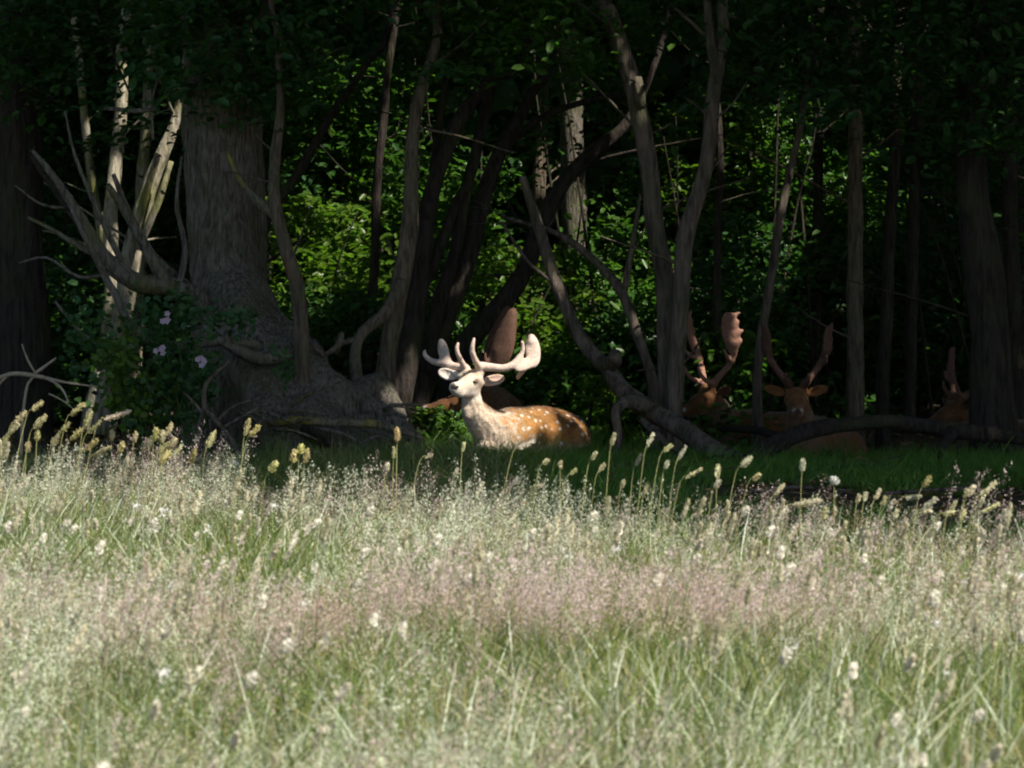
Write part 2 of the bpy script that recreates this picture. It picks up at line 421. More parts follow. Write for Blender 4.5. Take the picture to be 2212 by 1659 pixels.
E1 = np.cross(S, [0, 0, 1.0]); E1 /= np.linalg.norm(E1); E2 = np.cross(S, E1)
WINDOW = [(px(u, v, d), r, f) for (u, v, d, r, f) in
          [(730, 540, 29, 1.0, .03), (780, 330, 31, 1.1, .03), (960, 480, 30, 1.0, .02), (1100, 640, 29.5, 1.1, .10), (1010, 760, 28.5, .8, .06), (1290, 620, 30.3, .9, .08),
           (1200, 420, 31, .9, .04), (1440, 300, 30.4, .6, .06), (1740, 370, 31, .9, -.05), (1540, 840, 28, .5, .0), (620, 720, 28, .6, .0), (1300, 850, 28, .5, .04), (930, 930, 26, .45, .10), (1160, 860, 28, .8, .08), (1620, 640, 29.4, .6, -.05), (2060, 620, 30, .5, -.05)]]
def keep(P, pad=0.0):
    """leaves that neither close a gap in the roof nor would throw shade on the open meadow"""
    ok = np.ones(len(P), bool)
    for T, r, t0 in zip(SH_T, SH_R, SH_0):
        w = P - T; t = w @ S; d2 = (w * w).sum(1) - t * t
        ok &= ~((t > t0) & (d2 < (r + pad) ** 2))
    a, b = P @ E1, P @ E2
    hole = fbm(np.stack([a * 2.6, b * 2.6, 0 * a + 3.3], -1), 2)
    for T, r, f in WINDOW:
        w = P - T; t = w @ S; d2 = (w * w).sum(1) - t * t
        ok &= ~((t > 0.7) & (hole > .10 - f - .1 * (1 - d2 / r ** 2)) & (d2 < r * r))
    G = P - S * (P[:, 2:3] / S[2])
    n = 0.9 * fbm(np.stack([G[:, 0] * 1.3, G[:, 1] * 1.3, 0 * G[:, 0]], -1), 3)
    ok &= G[:, 1] > y_edge(G[:, 0]) + 0.25 + n
    return ok

# ------------------------------------------------------------------ leaves
def leaf_mesh(C, Nn, size, col, aspect=0.55):
    """pointed leaves folded on the midrib: C centres, Nn normals, size lengths"""
    n = len(C)
    Nn = Nn / (np.linalg.norm(Nn, axis=1)[:, None] + 1e-9)
    r = rng.normal(size=(n, 3)); A = np.cross(Nn, r); A /= np.linalg.norm(A, axis=1)[:, None] + 1e-9
    B = np.cross(Nn, A); L = size[:, None]
    fold = 0.10 * L * Nn
    V = np.stack([C - A * L * .5, C - A * L * .12 + B * L * aspect * .5 + fold, C + A * L * .28 + B * L * aspect * .36 + fold * .8, C + A * L * .5 - fold,
                  C + A * L * .28 - B * L * aspect * .36 + fold * .8, C - A * L * .12 - B * L * aspect * .5 + fold], 1)
    b = np.arange(n)[:, None] * 6
    F = np.concatenate([b + np.array([0, 3, 2, 1]), b + np.array([0, 5, 4, 3])])
    return V.reshape(-1, 3), F, np.repeat(col, 6, 0)
def big_leaf_mesh(C, Nn, size, col):
    n = len(C)
    Nn = Nn / (np.linalg.norm(Nn, axis=1)[:, None] + 1e-9)
    A = np.cross(Nn, rng.normal(size=(n, 3))); A /= np.linalg.norm(A, axis=1)[:, None] + 1e-9
    B = np.cross(Nn, A); L = size[:, None]
    V = np.stack([C - A * L * .5, C + B * L * .33, C + A * L * .5, C - B * L * .33], 1)
    F = np.arange(n)[:, None] * 4 + np.array([0, 1, 2, 3])
    return V.reshape(-1, 3), F, np.repeat(col, 4, 0)
def tint(n, base, var=0.3, yel=0.25):
    b = np.array(base)[None, :] * (1 + var * rng.uniform(-1, 1, (n, 1)))
    y = yel * rng.uniform(-0.4, 1, (n, 1))
    return np.clip(b * np.concatenate([1 + y, 1 + 0.3 * y, 1 - 0.5 * y], 1), 0.003, 1)
def sprays(centres, nleaf, spread, size, base, droop=0.5, flat=0.12):
    """flattened leaf sprays round the centres, the way beech and maple twigs hold them"""
    m = len(centres)
    tilt = rng.normal(size=(m, 3)) * droop * 0.5 + np.array([0, -0.15, 1.0])
    tilt /= np.linalg.norm(tilt, axis=1)[:, None]
    T = np.repeat(tilt, nleaf, 0); C = np.repeat(centres, nleaf, 0)
    r = rng.normal(size=(m * nleaf, 3)) * spread
    along = (r * T).sum(1)[:, None]
    r = r - T * along * (1 - flat)
    P = C + r - np.array([0, 0, 1]) * (r ** 2).sum(1)[:, None] * 0.6
    Nn = T + rng.normal(size=P.shape) * droop * 0.55
    return P, Nn
LEAF = (0.055, 0.118, 0.022)
def foliage(parent, name, centres, nleaf, spread, size, base=LEAF, droop=0.6, matn='leaf', flat=0.15, pad=0.0):
    P, Nn = sprays(centres, nleaf, spread, size, base, droop, flat)
    ok = keep(P, pad) & (P[:, 2] > gz(P[:, 0], P[:, 1]) + 0.02)
    P, Nn = P[ok], Nn[ok]
    sz = size * rng.uniform(0.35, 1.45, len(P))
    V, F, C = leaf_mesh(P, Nn, sz, tint(len(P), base))
    return part(name, V, F, M[matn], parent, C, smooth=False, kind='stuff')
def in_ell(n, c, r):
    v = rng.normal(size=(n, 3)); v /= np.linalg.norm(v, axis=1)[:, None]
    return np.array(c) + v * (rng.uniform(0, 1, (n, 1)) ** (1 / 2.6)) * np.array(r)
def crown(parent, c, r, n):
    P = in_ell(n // 12, c, r)
    P = np.repeat(P, 12, 0) + rng.normal(size=(len(P) * 12, 3)) * 0.22
    P = P[P[:, 2] > 4.2]
    P = P[keep(P, 0.05)]
    Nn = rng.normal(size=P.shape) * 0.6 + np.array([0.15, -0.15, 1.0])
    V, F, C = big_leaf_mesh(P, Nn, rng.uniform(0.13, 0.24, len(P)), tint(len(P), LEAF))
    return part('crown', V, F, M['leaf_soft'], parent, C, smooth=False, kind='stuff')

# ------------------------------------------------------------------ trees
SEED = [0.0]
def limb(parent, name, pts, matn, sides=12, rough=0.10, wob=0.02, step=0.07):
    """pts: (u, v, depth, half width on the 2212 grid) or world (x, y, z, radius, 'w')"""
    P, R = [], []
    for p in pts:
        if len(p) == 5: P.append(p[:3]); R.append(p[3])
        else: P.append(px(p[0], p[1], p[2])); R.append(p[3] * p[2] / FV)
    SEED[0] += 3.7
    V, F = tube(P, R, sides, step, rough, wob, SEED[0])
    return part(name, V, F, M[matn], parent)
def world_pt(p):
    return np.array(p[:3]) if len(p) == 5 else px(*p[:3])
def tree(name, label, pts, matn, limbs=(), crown_c=None, crown_r=(3.0, 3.0, 2.2), crown_n=5000, group=None, sides=14, rough=0.10, wob=0.03, cat='tree'):
    b = world_pt(pts[0]); base = (b[0], b[1], gz(b[0], b[1]))
    t = thing(name, label, cat, base, group)
    pts = list(pts)
    p0 = world_pt(pts[0])
    if p0[2] > base[2] - 0.05:
        r0 = pts[0][3] if len(pts[0]) == 5 else pts[0][3] * pts[0][2] / FV
        pts.insert(0, (p0[0], p0[1], base[2] - 0.08, r0 * 1.35, 'w'))
    if crown_c is not None:
        top = world_pt(pts[-1]); rt = pts[-1][3] if len(pts[-1]) == 5 else pts[-1][3] * pts[-1][2] / FV
        cc = np.array(crown_c)
        m1 = top + (cc - top) * np.array([.15, .15, .5]); cc = top + (cc - top) * np.array([.5, .5, 1.0])
        pts += [(*m1, rt * 0.75, 'w'), (*cc, rt * 0.35, 'w')]
    limb(t, 'trunk', pts, matn, sides, rough, wob)
    if any(len(p) == 4 for p in pts):
        Cp, Rp = catmull([world_pt(p) for p in pts], [p[3] if len(p) == 5 else p[3] * p[2] / FV for p in pts], .1)
        low = np.where((Cp[:, 2] > .5) & (Cp[:, 2] < 3.4))[0]
        for q in range(6 if len(low) > 8 else 0):
            i_ = rng.choice(low); a = rng.uniform(0, 2 * math.pi); L_ = rng.uniform(.15, .75)
            dv = np.array([math.cos(a), .5 * math.sin(a), rng.uniform(-.15, .9)]); bend = rng.normal(size=3) * .12 * L_; r_ = min(.012, Rp[i_] * .25)
            p0 = Cp[i_]; p1 = p0 + dv * L_ * .5 + bend; p2 = p0 + dv * L_ + bend * 2.5
            limb(t, 'twig', [(*p0, r_, 'w'), (*p1, r_ * .65, 'w'), (*p2, r_ * .3, 'w')], matn, 5, .1, .03, .06)
    for l in limbs:
        limb(t, 'limb', l[0], l[1] if len(l) > 1 else matn, 9, rough, wob, 0.06)
    if crown_c is not None:
        for q in range(5):
            a = q * 1.256 + 0.4; cc = np.array(crown_c)
            e = cc + np.array([math.cos(a) * crown_r[0] * .75, math.sin(a) * crown_r[1] * .75, 0.8 * math.sin(q * 2.1)])
            mid = cc * .5 + e * .5 + np.array([0, 0, .35])
            s_ = np.array([cc - [0, 0, 1.2], mid, e])
            Pm = s_[1][None, :]
            if keep(Pm, 0.15)[0] and keep(s_[2][None, :], 0.15)[0]:
                limb(t, 'limb', [(*s_[0], .07, 'w'), (*s_[1], .045, 'w'), (*s_[2], .015, 'w')], matn, 6, 0.1, 0.1, 0.2)
        crown(t, crown_c, crown_r, crown_n)
    return t

# far left dark trunk
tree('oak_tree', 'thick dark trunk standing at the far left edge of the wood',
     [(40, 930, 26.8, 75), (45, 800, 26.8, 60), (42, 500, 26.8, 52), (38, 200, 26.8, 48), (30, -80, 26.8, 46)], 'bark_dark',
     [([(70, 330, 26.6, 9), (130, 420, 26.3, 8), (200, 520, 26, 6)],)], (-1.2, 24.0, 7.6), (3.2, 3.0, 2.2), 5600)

# the big old tree with its root mound
def old_tree():
    b = px(500, 960, 25.2); b[2] = 0
    t = thing('old_oak_tree', 'huge old grey trunk with a sprawling mound of twisted roots', 'tree', b)
    s = Solid(0.16)
    A = lambda u, v, d: px(u, v, d)
    r = lambda w, d=25.3: w * d / FV
    s.chain([A(470, -60, 25.4), A(474, 250, 25.4), A(478, 450, 25.4), A(492, 600, 25.3), A(520, 740, 25.2), A(540, 960, 25.1)],
            [r(76), r(76), r(72), r(72), r(104), r(150)])
    s.chain([A(545, -60, 25.9), A(540, 300, 25.8), A(540, 600, 25.6)], [r(30), r(30), r(36)])
    roots = [[(500, 640, 25.1, 50), (580, 740, 24.9, 40), (700, 830, 24.7, 34), (800, 880, 24.6, 26), (900, 950, 24.5, 16)],
             [(520, 680, 25.0, 50), (600, 800, 24.7, 50), (660, 880, 24.5, 46), (760, 950, 24.3, 34), (880, 985, 24.2, 16)],
             [(500, 700, 25.0, 46), (560, 830, 24.6, 50), (600, 930, 24.3, 44), (640, 1010, 24.1, 26)],
             [(480, 680, 25.1, 50), (470, 800, 24.9, 40), (450, 900, 24.7, 34), (420, 990, 24.6, 22)],
             [(560, 700, 25.2, 40), (640, 740, 25.1, 30), (690, 800, 25.0, 30), (730, 900, 24.9, 26)],
             [(640, 830, 24.7, 40), (760, 850, 24.8, 26), (820, 830, 24.9, 22), (860, 940, 24.7, 22)],
             [(600, 900, 24.6, 60), (720, 930, 24.6, 50), (820, 960, 24.6, 30)]]
    for R_ in roots:
        s.chain([A(*p[:3]) for p in R_], [r(p[3]) for p in R_], 0.07)
    for q in range(26):
        u0 = rng.uniform(520, 700); v0 = 700 + (u0 - 500) * .5 + rng.uniform(-20, 60)
        u1 = u0 + rng.uniform(-30, 160); v1 = v0 + rng.uniform(60, 180)
        d0 = 24.75 - (v0 - 700) / 700
        s.cone(A(u0, v0, d0), A(u1, min(v1, 1000), d0 - .12), r(rng.uniform(12, 24)), r(rng.uniform(5, 12)), 0.03)
    V, F = s.build(0.022)
    n = np.array(V); n[:, 2] *= .45
    g = fbm(n * 7, 3)
    cen = np.array([px(500, 500, 25.35)[0], 25.35])
    dirn = V[:, :2] - cen; dirn /= np.linalg.norm(dirn, axis=1)[:, None] + 1e-6
    V[:, :2] += dirn * (g * 0.055)[:, None]
    V[:, 2] += 0.02 * fbm(V * 13 + 5, 2)
    part('trunk', V, F, M['bark_oak'], t)
    top = px(472, -50, 25.4)
    limb(t, 'upper_trunk', [(*top, .25, 'w'), (-1.6, 25.0, 4.6, .22, 'w'), (-1.0, 24.0, 7.5, .1, 'w')], 'bark_oak', 14)
    # dead limbs reaching left and crossing before the lit trunks
    for l in [[(430, 640, 25.0, 14), (380, 600, 24.8, 13), (320, 540, 24.6, 12), (270, 460, 24.5, 10), (230, 400, 24.4, 7)],
              [(440, 660, 24.9, 24), (370, 620, 24.7, 22), (300, 610, 24.6, 22), (230, 560, 24.5, 18), (170, 470, 24.4, 12), (110, 380, 24.3, 8), (70, 330, 24.3, 4)],
              [(380, 640, 24.7, 16), (330, 560, 24.6, 14), (280, 470, 24.6, 9), (245, 380, 24.5, 5)],
              [(330, 720, 24.5, 9), (280, 700, 24.4, 9), (250, 640, 24.4, 9), (225, 590, 24.4, 8), (190, 520, 24.3, 7), (150, 440, 24.3, 4)],
              [(560, 745, 24.5, 10), (480, 735, 24.4, 13), (400, 745, 24.3, 10), (330, 735, 24.4, 7), (270, 690, 24.4, 6)],
              [(620, 760, 24.5, 15), (560, 770, 24.4, 16), (500, 745, 24.4, 13), (440, 700, 24.4, 7)],
              [(300, 610, 24.6, 9), (250, 560, 24.5, 8), (190, 540, 24.4, 7), (120, 500, 24.4, 5), (60, 470, 24.4, 3)], [(260, 560, 24.5, 8), (210, 450, 24.5, 6), (160, 330, 24.6, 4), (140, 240, 24.6, 2)],
              [(380, 640, 24.7, 9), (400, 540, 24.7, 7), (380, 440, 24.7, 5), (390, 340, 24.8, 3)], [(330, 740, 24.5, 7), (250, 760, 24.4, 6), (180, 720, 24.4, 5), (120, 650, 24.4, 3)], [(150, 450, 24.4, 4), (90, 440, 24.3, 3), (30, 400, 24.3, 2)],
              [(240, 590, 24.5, 5), (170, 600, 24.5, 4), (100, 560, 24.5, 3), (40, 570, 24.5, 2)],
              [(510, 380, 25.1, 5), (545, 430, 25.0, 6), (590, 470, 24.9, 5)],
              [(330, 300, 25.0, 3), (330, 215, 25.0, 4), (345, 150, 25.0, 3)], [(225, 235, 25.0, 4), (290, 240, 25.0, 6), (340, 235, 25.0, 3)]]:
        limb(t, 'limb', l, 'bark_root', 8, .15, .03, .05)
    # lichen-covered limb lying on the roots
    limb(t, 'limb', [(575, 915, 24.1, 6), (640, 908, 24.05, 9), (720, 912, 24.0, 10), (800, 915, 24.0, 10), (860, 930, 24.0, 8), (910, 950, 23.95, 5)], 'bark_lichen', 9, .15, .02, .05)
    for q in range(16):
        u = rng.uniform(500, 840); v = rng.uniform(860, 990); a = rng.uniform(-.5, .5)
        L = rng.uniform(40, 130)
        limb(t, 'root', [(u, v, 24.05, rng.uniform(3, 6)), (u + L * .5, v + L * .5 * a - 8, 24.0, 4), (u + L, v + L * a, 24.0, 2)], 'bark_root', 6, .15, .03, .06)
    crown(t, (-0.6, 22.9, 8.0), (3.4, 3.2, 2.4), 6500)
    return t
old_tree()

# sunlit split trunks behind the old tree, left
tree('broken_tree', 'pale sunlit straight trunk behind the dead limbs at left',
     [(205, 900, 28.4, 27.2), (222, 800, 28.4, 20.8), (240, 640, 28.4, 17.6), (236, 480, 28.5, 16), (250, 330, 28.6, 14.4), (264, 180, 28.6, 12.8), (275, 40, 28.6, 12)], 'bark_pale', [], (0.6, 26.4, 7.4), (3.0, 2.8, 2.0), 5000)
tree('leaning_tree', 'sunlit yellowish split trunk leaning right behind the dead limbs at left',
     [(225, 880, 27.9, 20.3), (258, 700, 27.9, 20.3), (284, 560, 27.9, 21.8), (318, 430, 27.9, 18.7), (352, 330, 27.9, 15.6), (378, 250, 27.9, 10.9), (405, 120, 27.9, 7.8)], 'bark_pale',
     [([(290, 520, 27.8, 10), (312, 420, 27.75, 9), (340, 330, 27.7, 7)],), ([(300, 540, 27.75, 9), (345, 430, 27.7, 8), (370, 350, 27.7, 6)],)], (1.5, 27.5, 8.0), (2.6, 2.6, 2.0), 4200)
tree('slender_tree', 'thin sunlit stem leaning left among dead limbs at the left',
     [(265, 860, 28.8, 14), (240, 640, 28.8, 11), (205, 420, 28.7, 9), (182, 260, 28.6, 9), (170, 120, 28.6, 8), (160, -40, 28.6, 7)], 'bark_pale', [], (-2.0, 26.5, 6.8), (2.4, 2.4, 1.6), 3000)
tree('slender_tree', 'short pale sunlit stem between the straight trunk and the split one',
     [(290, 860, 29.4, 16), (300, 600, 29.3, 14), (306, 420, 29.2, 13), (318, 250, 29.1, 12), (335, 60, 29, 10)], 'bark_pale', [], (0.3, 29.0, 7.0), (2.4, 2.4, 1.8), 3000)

# slender curved trunk with the red patch
tree('slender_tree', 'slender curving trunk with a reddish patch growing from the root mound',
     [(655, 820, 24.5, 17), (652, 700, 24.5, 17), (640, 610, 24.5, 16), (612, 520, 24.5, 15), (592, 430, 24.5, 13), (596, 330, 24.6, 12), (608, 230, 24.6, 9), (604, 80, 24.7, 8), (590, -60, 24.7, 7)], 'bark_red',
     [([(604, 470, 24.5, 9), (570, 440, 24.6, 8), (520, 390, 24.7, 5), (490, 330, 24.8, 3)], 'bark_lichen')], (0.3, 22.0, 6.4), (2.4, 2.4, 1.6), 3600)
# dark leaning stem behind it
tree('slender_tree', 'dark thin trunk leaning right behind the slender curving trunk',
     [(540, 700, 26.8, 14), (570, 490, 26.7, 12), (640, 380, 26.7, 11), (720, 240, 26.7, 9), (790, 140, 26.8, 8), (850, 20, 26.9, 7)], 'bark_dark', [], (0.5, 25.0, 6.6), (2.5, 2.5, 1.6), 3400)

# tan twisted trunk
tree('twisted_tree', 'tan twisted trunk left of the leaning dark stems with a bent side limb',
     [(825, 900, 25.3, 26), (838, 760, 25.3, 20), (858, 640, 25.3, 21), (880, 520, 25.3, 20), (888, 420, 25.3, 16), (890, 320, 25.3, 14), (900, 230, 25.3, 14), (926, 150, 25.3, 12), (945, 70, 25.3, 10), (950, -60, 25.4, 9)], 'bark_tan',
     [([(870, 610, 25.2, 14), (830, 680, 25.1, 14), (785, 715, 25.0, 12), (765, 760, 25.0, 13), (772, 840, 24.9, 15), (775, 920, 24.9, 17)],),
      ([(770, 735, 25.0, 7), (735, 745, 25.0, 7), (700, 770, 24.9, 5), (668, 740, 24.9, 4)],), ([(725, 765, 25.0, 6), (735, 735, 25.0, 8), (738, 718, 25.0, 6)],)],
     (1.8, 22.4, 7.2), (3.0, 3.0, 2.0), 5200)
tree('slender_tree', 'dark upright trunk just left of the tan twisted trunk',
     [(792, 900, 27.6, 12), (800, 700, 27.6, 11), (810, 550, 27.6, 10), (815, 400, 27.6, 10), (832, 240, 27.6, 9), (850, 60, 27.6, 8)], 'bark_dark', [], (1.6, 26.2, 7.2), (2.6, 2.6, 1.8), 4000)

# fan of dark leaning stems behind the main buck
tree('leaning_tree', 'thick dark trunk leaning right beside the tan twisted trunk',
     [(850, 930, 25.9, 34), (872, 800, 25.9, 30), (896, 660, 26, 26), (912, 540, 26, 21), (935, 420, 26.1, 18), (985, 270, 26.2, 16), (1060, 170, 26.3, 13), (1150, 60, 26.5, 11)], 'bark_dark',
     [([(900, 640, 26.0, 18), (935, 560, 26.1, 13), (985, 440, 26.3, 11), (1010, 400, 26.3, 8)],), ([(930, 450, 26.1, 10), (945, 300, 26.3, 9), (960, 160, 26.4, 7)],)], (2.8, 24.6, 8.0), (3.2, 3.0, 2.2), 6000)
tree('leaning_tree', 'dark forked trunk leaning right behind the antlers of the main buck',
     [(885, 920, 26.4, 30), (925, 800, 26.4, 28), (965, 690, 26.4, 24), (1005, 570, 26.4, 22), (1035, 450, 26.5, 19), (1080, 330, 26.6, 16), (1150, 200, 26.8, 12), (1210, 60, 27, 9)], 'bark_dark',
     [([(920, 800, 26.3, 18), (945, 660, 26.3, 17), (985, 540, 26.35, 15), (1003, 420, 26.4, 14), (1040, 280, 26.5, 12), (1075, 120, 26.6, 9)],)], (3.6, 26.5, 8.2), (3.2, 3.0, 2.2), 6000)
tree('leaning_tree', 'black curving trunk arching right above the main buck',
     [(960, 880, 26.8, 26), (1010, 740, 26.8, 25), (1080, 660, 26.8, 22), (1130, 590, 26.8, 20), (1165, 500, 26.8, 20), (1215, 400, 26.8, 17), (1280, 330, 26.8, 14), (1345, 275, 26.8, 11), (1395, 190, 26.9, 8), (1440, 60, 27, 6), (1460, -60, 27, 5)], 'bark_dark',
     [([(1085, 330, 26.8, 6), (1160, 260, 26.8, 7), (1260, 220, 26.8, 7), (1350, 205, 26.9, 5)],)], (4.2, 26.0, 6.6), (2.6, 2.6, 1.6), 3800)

# mossy pale trunk behind
tree('ivy_tree', 'pale mossy trunk dappled with sun in the background right of the main buck',
     [(1262, 900, 31, 36), (1258, 760, 31, 31), (1248, 600, 31, 30), (1240, 430, 31, 28), (1235, 200, 31, 25), (1232, -40, 31, 22)], 'bark_oak', [], (3.6, 29.2, 7.8), (3.0, 2.8, 2.0), 5000)
tree('slender_tree', 'pale sun-flecked stem behind the black arching trunk',
     [(1150, 900, 31.4, 18), (1160, 600, 31.4, 16), (1165, 420, 31.4, 15), (1170, 300, 31.4, 14), (1182, 40, 31.4, 12)], 'bark_tan', [], (2.2, 29.8, 7.4), (2.6, 2.6, 1.8), 4000)

# leaning grey fallen trunk
t = thing('fallen_tree', 'grey leaning dead trunk sloping down right of the main buck', 'tree', px(1600, 1000, 24.4) * [1, 1, 0])
limb(t, 'trunk', [(1128, 380, 25.9, 8.4), (1148, 450, 25.9, 10.9), (1178, 545, 25.9, 13.4), (1212, 640, 25.8, 14.3), (1258, 735, 25.7, 15.1), (1315, 795, 25.6, 17.6), (1352, 850, 25.4, 20.2), (1410, 890, 25.2, 21.8), (1480, 930, 24.9, 21.8), (1550, 975, 24.6, 22.7), (1610, 1005, 24.3, 20.2)], 'bark_grey', 12, .12, .02)
limb(t, 'limb', [(1300, 790, 25.6, 16), (1322, 780, 25.5, 18), (1330, 768, 25.4, 14)], 'bark_grey', 9, .2, 0, .03)
limb(t, 'limb', [(1400, 880, 25.2, 20), (1355, 868, 25.0, 16), (1330, 890, 24.9, 12), (1335, 940, 24.85, 10), (1330, 1000, 24.8, 8)], 'bark_grey', 9, .2, 0, .04)
limb(t, 'limb', [(1390, 905, 25.0, 8), (1440, 960, 24.7, 7), (1490, 1000, 24.5, 5)], 'bark_grey', 8, .2, .02, .04)
limb(t, 'limb', [(1215, 625, 25.8, 5), (1140, 565, 25.9, 4), (1085, 480, 26.0, 3)], 'bark_grey', 7, .1, .02, .05)
t = thing('fallen_log', 'long arched dark log lying on the grass before the resting bucks', 'log', px(1850, 950, 24.4) * [1, 1, 0])
limb(t, 'trunk', [(1545, 1016, 24.1, 15), (1610, 1002, 24.2, 20), (1670, 966, 24.4, 20), (1740, 932, 24.6, 19), (1830, 916, 24.8, 16), (1920, 908, 24.9, 15), (1990, 918, 25, 17), (2060, 930, 25, 18), (2130, 938, 25.1, 17), (2230, 950, 25.3, 14)], 'bark_dark', 12, .13, .02)
limb(t, 'limb', [(2060, 930, 24.9, 14), (2040, 965, 24.8, 11), (2032, 1010, 24.7, 10)], 'bark_dark', 8, .15, 0, .05)
limb(t, 'limb', [(1470, 1012, 24.2, 4), (1540, 988, 24.2, 5), (1590, 985, 24.2, 4)], 'bark_dark', 6, .15, 0, .05)
limb(t, 'limb', [(1560, 925, 25.9, 7), (1640, 930, 25.4, 9), (1700, 950, 24.7, 8)], 'bark_dark', 7, .15, 0, .05)

# thin curved stems
tree('slender_tree', 'thin grey curved stem bending left between fallen trunk and twin trunks',
     [(1410, 880, 25.9, 13), (1400, 800, 25.9, 11), (1376, 710, 25.9, 11), (1345, 635, 25.9, 11), (1290, 570, 26, 9), (1230, 520, 26, 8), (1180, 495, 26.1, 6), (1080, 470, 26.2, 3)], 'bark_grey',
     [([(1348, 635, 25.9, 8), (1362, 560, 25.9, 7), (1378, 470, 25.9, 5), (1385, 420, 25.9, 3)], 'bark_tan')])

# the twin trunks
tree('forked_tree', 'light brown trunk leaning left, left one of the twin trunks',
     [(1448, 930, 25.6, 22.4), (1440, 800, 25.6, 21.5), (1432, 600, 25.6, 21.5), (1412, 460, 25.6, 19.8), (1398, 330, 25.6, 20.6), (1378, 230, 25.6, 19.8), (1345, 120, 25.6, 18.9), (1310, 20, 25.6, 17.2), (1275, -80, 25.6, 15.5)], 'bark_grey',
     [([(1385, 240, 25.6, 14), (1382, 195, 25.5, 13), (1380, 165, 25.5, 9)],)], (1.0, 20.5, 7.0), (2.8, 2.8, 1.9), 5000)
tree('forked_tree', 'light brown forked trunk leaning right, right one of the twin trunks',
     [(1455, 940, 25.45, 20.6), (1462, 800, 25.45, 18.9), (1470, 640, 25.45, 17.2), (1484, 510, 25.45, 18.9), (1512, 400, 25.45, 17.2), (1530, 300, 25.45, 16.3), (1546, 180, 25.45, 15.5), (1560, 60, 25.45, 13.8), (1572, -80, 25.45, 12)], 'bark_grey',
     [([(1548, 180, 25.45, 13), (1540, 110, 25.4, 11), (1532, 30, 25.4, 9), (1526, -60, 25.4, 8)],), ([(1532, 80, 25.4, 4), (1490, 40, 25.4, 4), (1460, 15, 25.4, 3)],)],
     (4.0, 21.8, 7.6), (3.2, 3.2, 2.2), 6500)

# right-hand dark trunks
tree('slender_tree', 'thin brown leaning stem above the resting bucks',
     [(1636, 800, 26.6, 10), (1650, 690, 26.6, 10), (1668, 590, 26.6, 10), (1690, 450, 26.6, 9), (1715, 340, 26.6, 8), (1732, 250, 26.6, 7), (1750, 100, 26.6, 6), (1770, -60, 26.6, 5)], 'bark_grey', [], (3.6, 24.4, 6.2), (2.4, 2.4, 1.5), 3400)
tree('slender_tree', 'thin dark upright stem right of the twin trunks',
     [(1550, 900, 28, 10), (1548, 700, 28, 9), (1550, 500, 28, 8), (1556, 300, 28, 8), (1560, 60, 28, 7)], 'bark_dark', [], (4.4, 27, 7.0), (2.4, 2.4, 1.6), 3400)
RT = [(1846, 930, 27.5, 20, 1852, 0), (1905, 920, 28, 16, 1945, 20), (1965, 930, 29, 15, 1990, -20), (2190, 930, 28.5, 22, 2175, 0), (1760, 920, 30, 13, 1775, 0), (1600, 900, 31, 14, 1640, 10)]
for k, (u, v, d, w, u2, v2) in enumerate(RT):
    tree('woodland_tree', ['dark straight trunk right of the resting bucks, widest of the dim row', 'dark slightly leaning trunk, second of the dim row at right', 'dim slim trunk, third of the dim row at right', 'dim trunk at the far right edge of the picture',
                           'dim slim trunk behind the facing buck', 'dim leaning trunk behind the raised palm antler'][k],
         [(u, v, d, w), (u * .8 + u2 * .2, 700, d, w * .9), (u * .4 + u2 * .6, 350, d, w * .8), (u2, v2, d, w * .7)], 'bark_dark' if k not in (0,) else 'bark_tan', [],
         (px(u2, 0, d)[0] + rng.uniform(1, 2.2), d - rng.uniform(1.5, 3), rng.uniform(6.8, 8)), (2.9, 2.9, 2.0), 4800, 'dim trunks in the right of the wood')
tree('oak_tree', 'broad shadowed trunk at the right behind the log end',
     [(2150, 980, 25.8, 62), (2140, 850, 25.8, 46), (2135, 700, 25.8, 42), (2122, 580, 25.8, 44), (2104, 460, 25.8, 36), (2098, 330, 25.8, 34), (2105, 150, 25.8, 34), (2110, -80, 25.8, 32)], 'bark_dark', [], (5.6, 22.8, 8.0), (3.3, 3.3, 2.3), 6500)  # darkest bark used here to stand in for deep shade

# trees off to the right and behind, whose crowns shade the wood's edge
k = 0
ORDER = ['nearest', 'second', 'third', 'fourth', 'fifth', 'sixth', 'seventh', 'eighth', 'ninth', 'tenth', 'eleventh', 'twelfth']
for (x, y) in [(5.2, 17.5), (6.6, 21.0), (6.0, 25.5), (9.5, 16.0), (10.0, 20.5), (9.6, 25.0), (13, 19), (9.0, 29.0), (12.5, 23.5), (12.5, 28.5)]:
    tree('edge_tree', 'tree at the meadow edge beyond the right side, %s along' % ORDER[k],
         [(x, y, 0, .22, 'w'), (x - .05, y - .1, 2, .17, 'w'), (x - .2, y - .3, 4.5, .14, 'w')], 'bark_oak', [], (x - .9, y - 1.0, 7.6), (3.3, 3.3, 2.5), 6500, 'edge trees outside the frame'); k += 1
k = 0
for (x, y) in sorted([(-7, 27), (-5.6, 31.5), (-2.6, 33.5), (0.9, 34), (4.2, 32.5), (7.6, 33.5), (-8.2, 36), (-4.6, 38), (-1, 38.5), (2.6, 38), (6.2, 37.5), (10.5, 36), (-10, 31), (-3.9, 28.6)]):
    j = rng.uniform(-.5, .5, 2)
    tree('woodland_tree', 'dim trunk deep in the shade behind the understory, %s from the left' % (ORDER + ['thirteenth', 'fourteenth'])[k],
         [(x, y, 0, .17, 'w'), (x + j[0] * .3, y, 2, .13, 'w'), (x + j[0], y + j[1], 4.8, .11, 'w')], 'bark_dark', [], (x + 1.2, y - 1.4, 7.6), (3.3, 3.3, 2.4), 5600, 'trunks deep in the wood'); k += 1

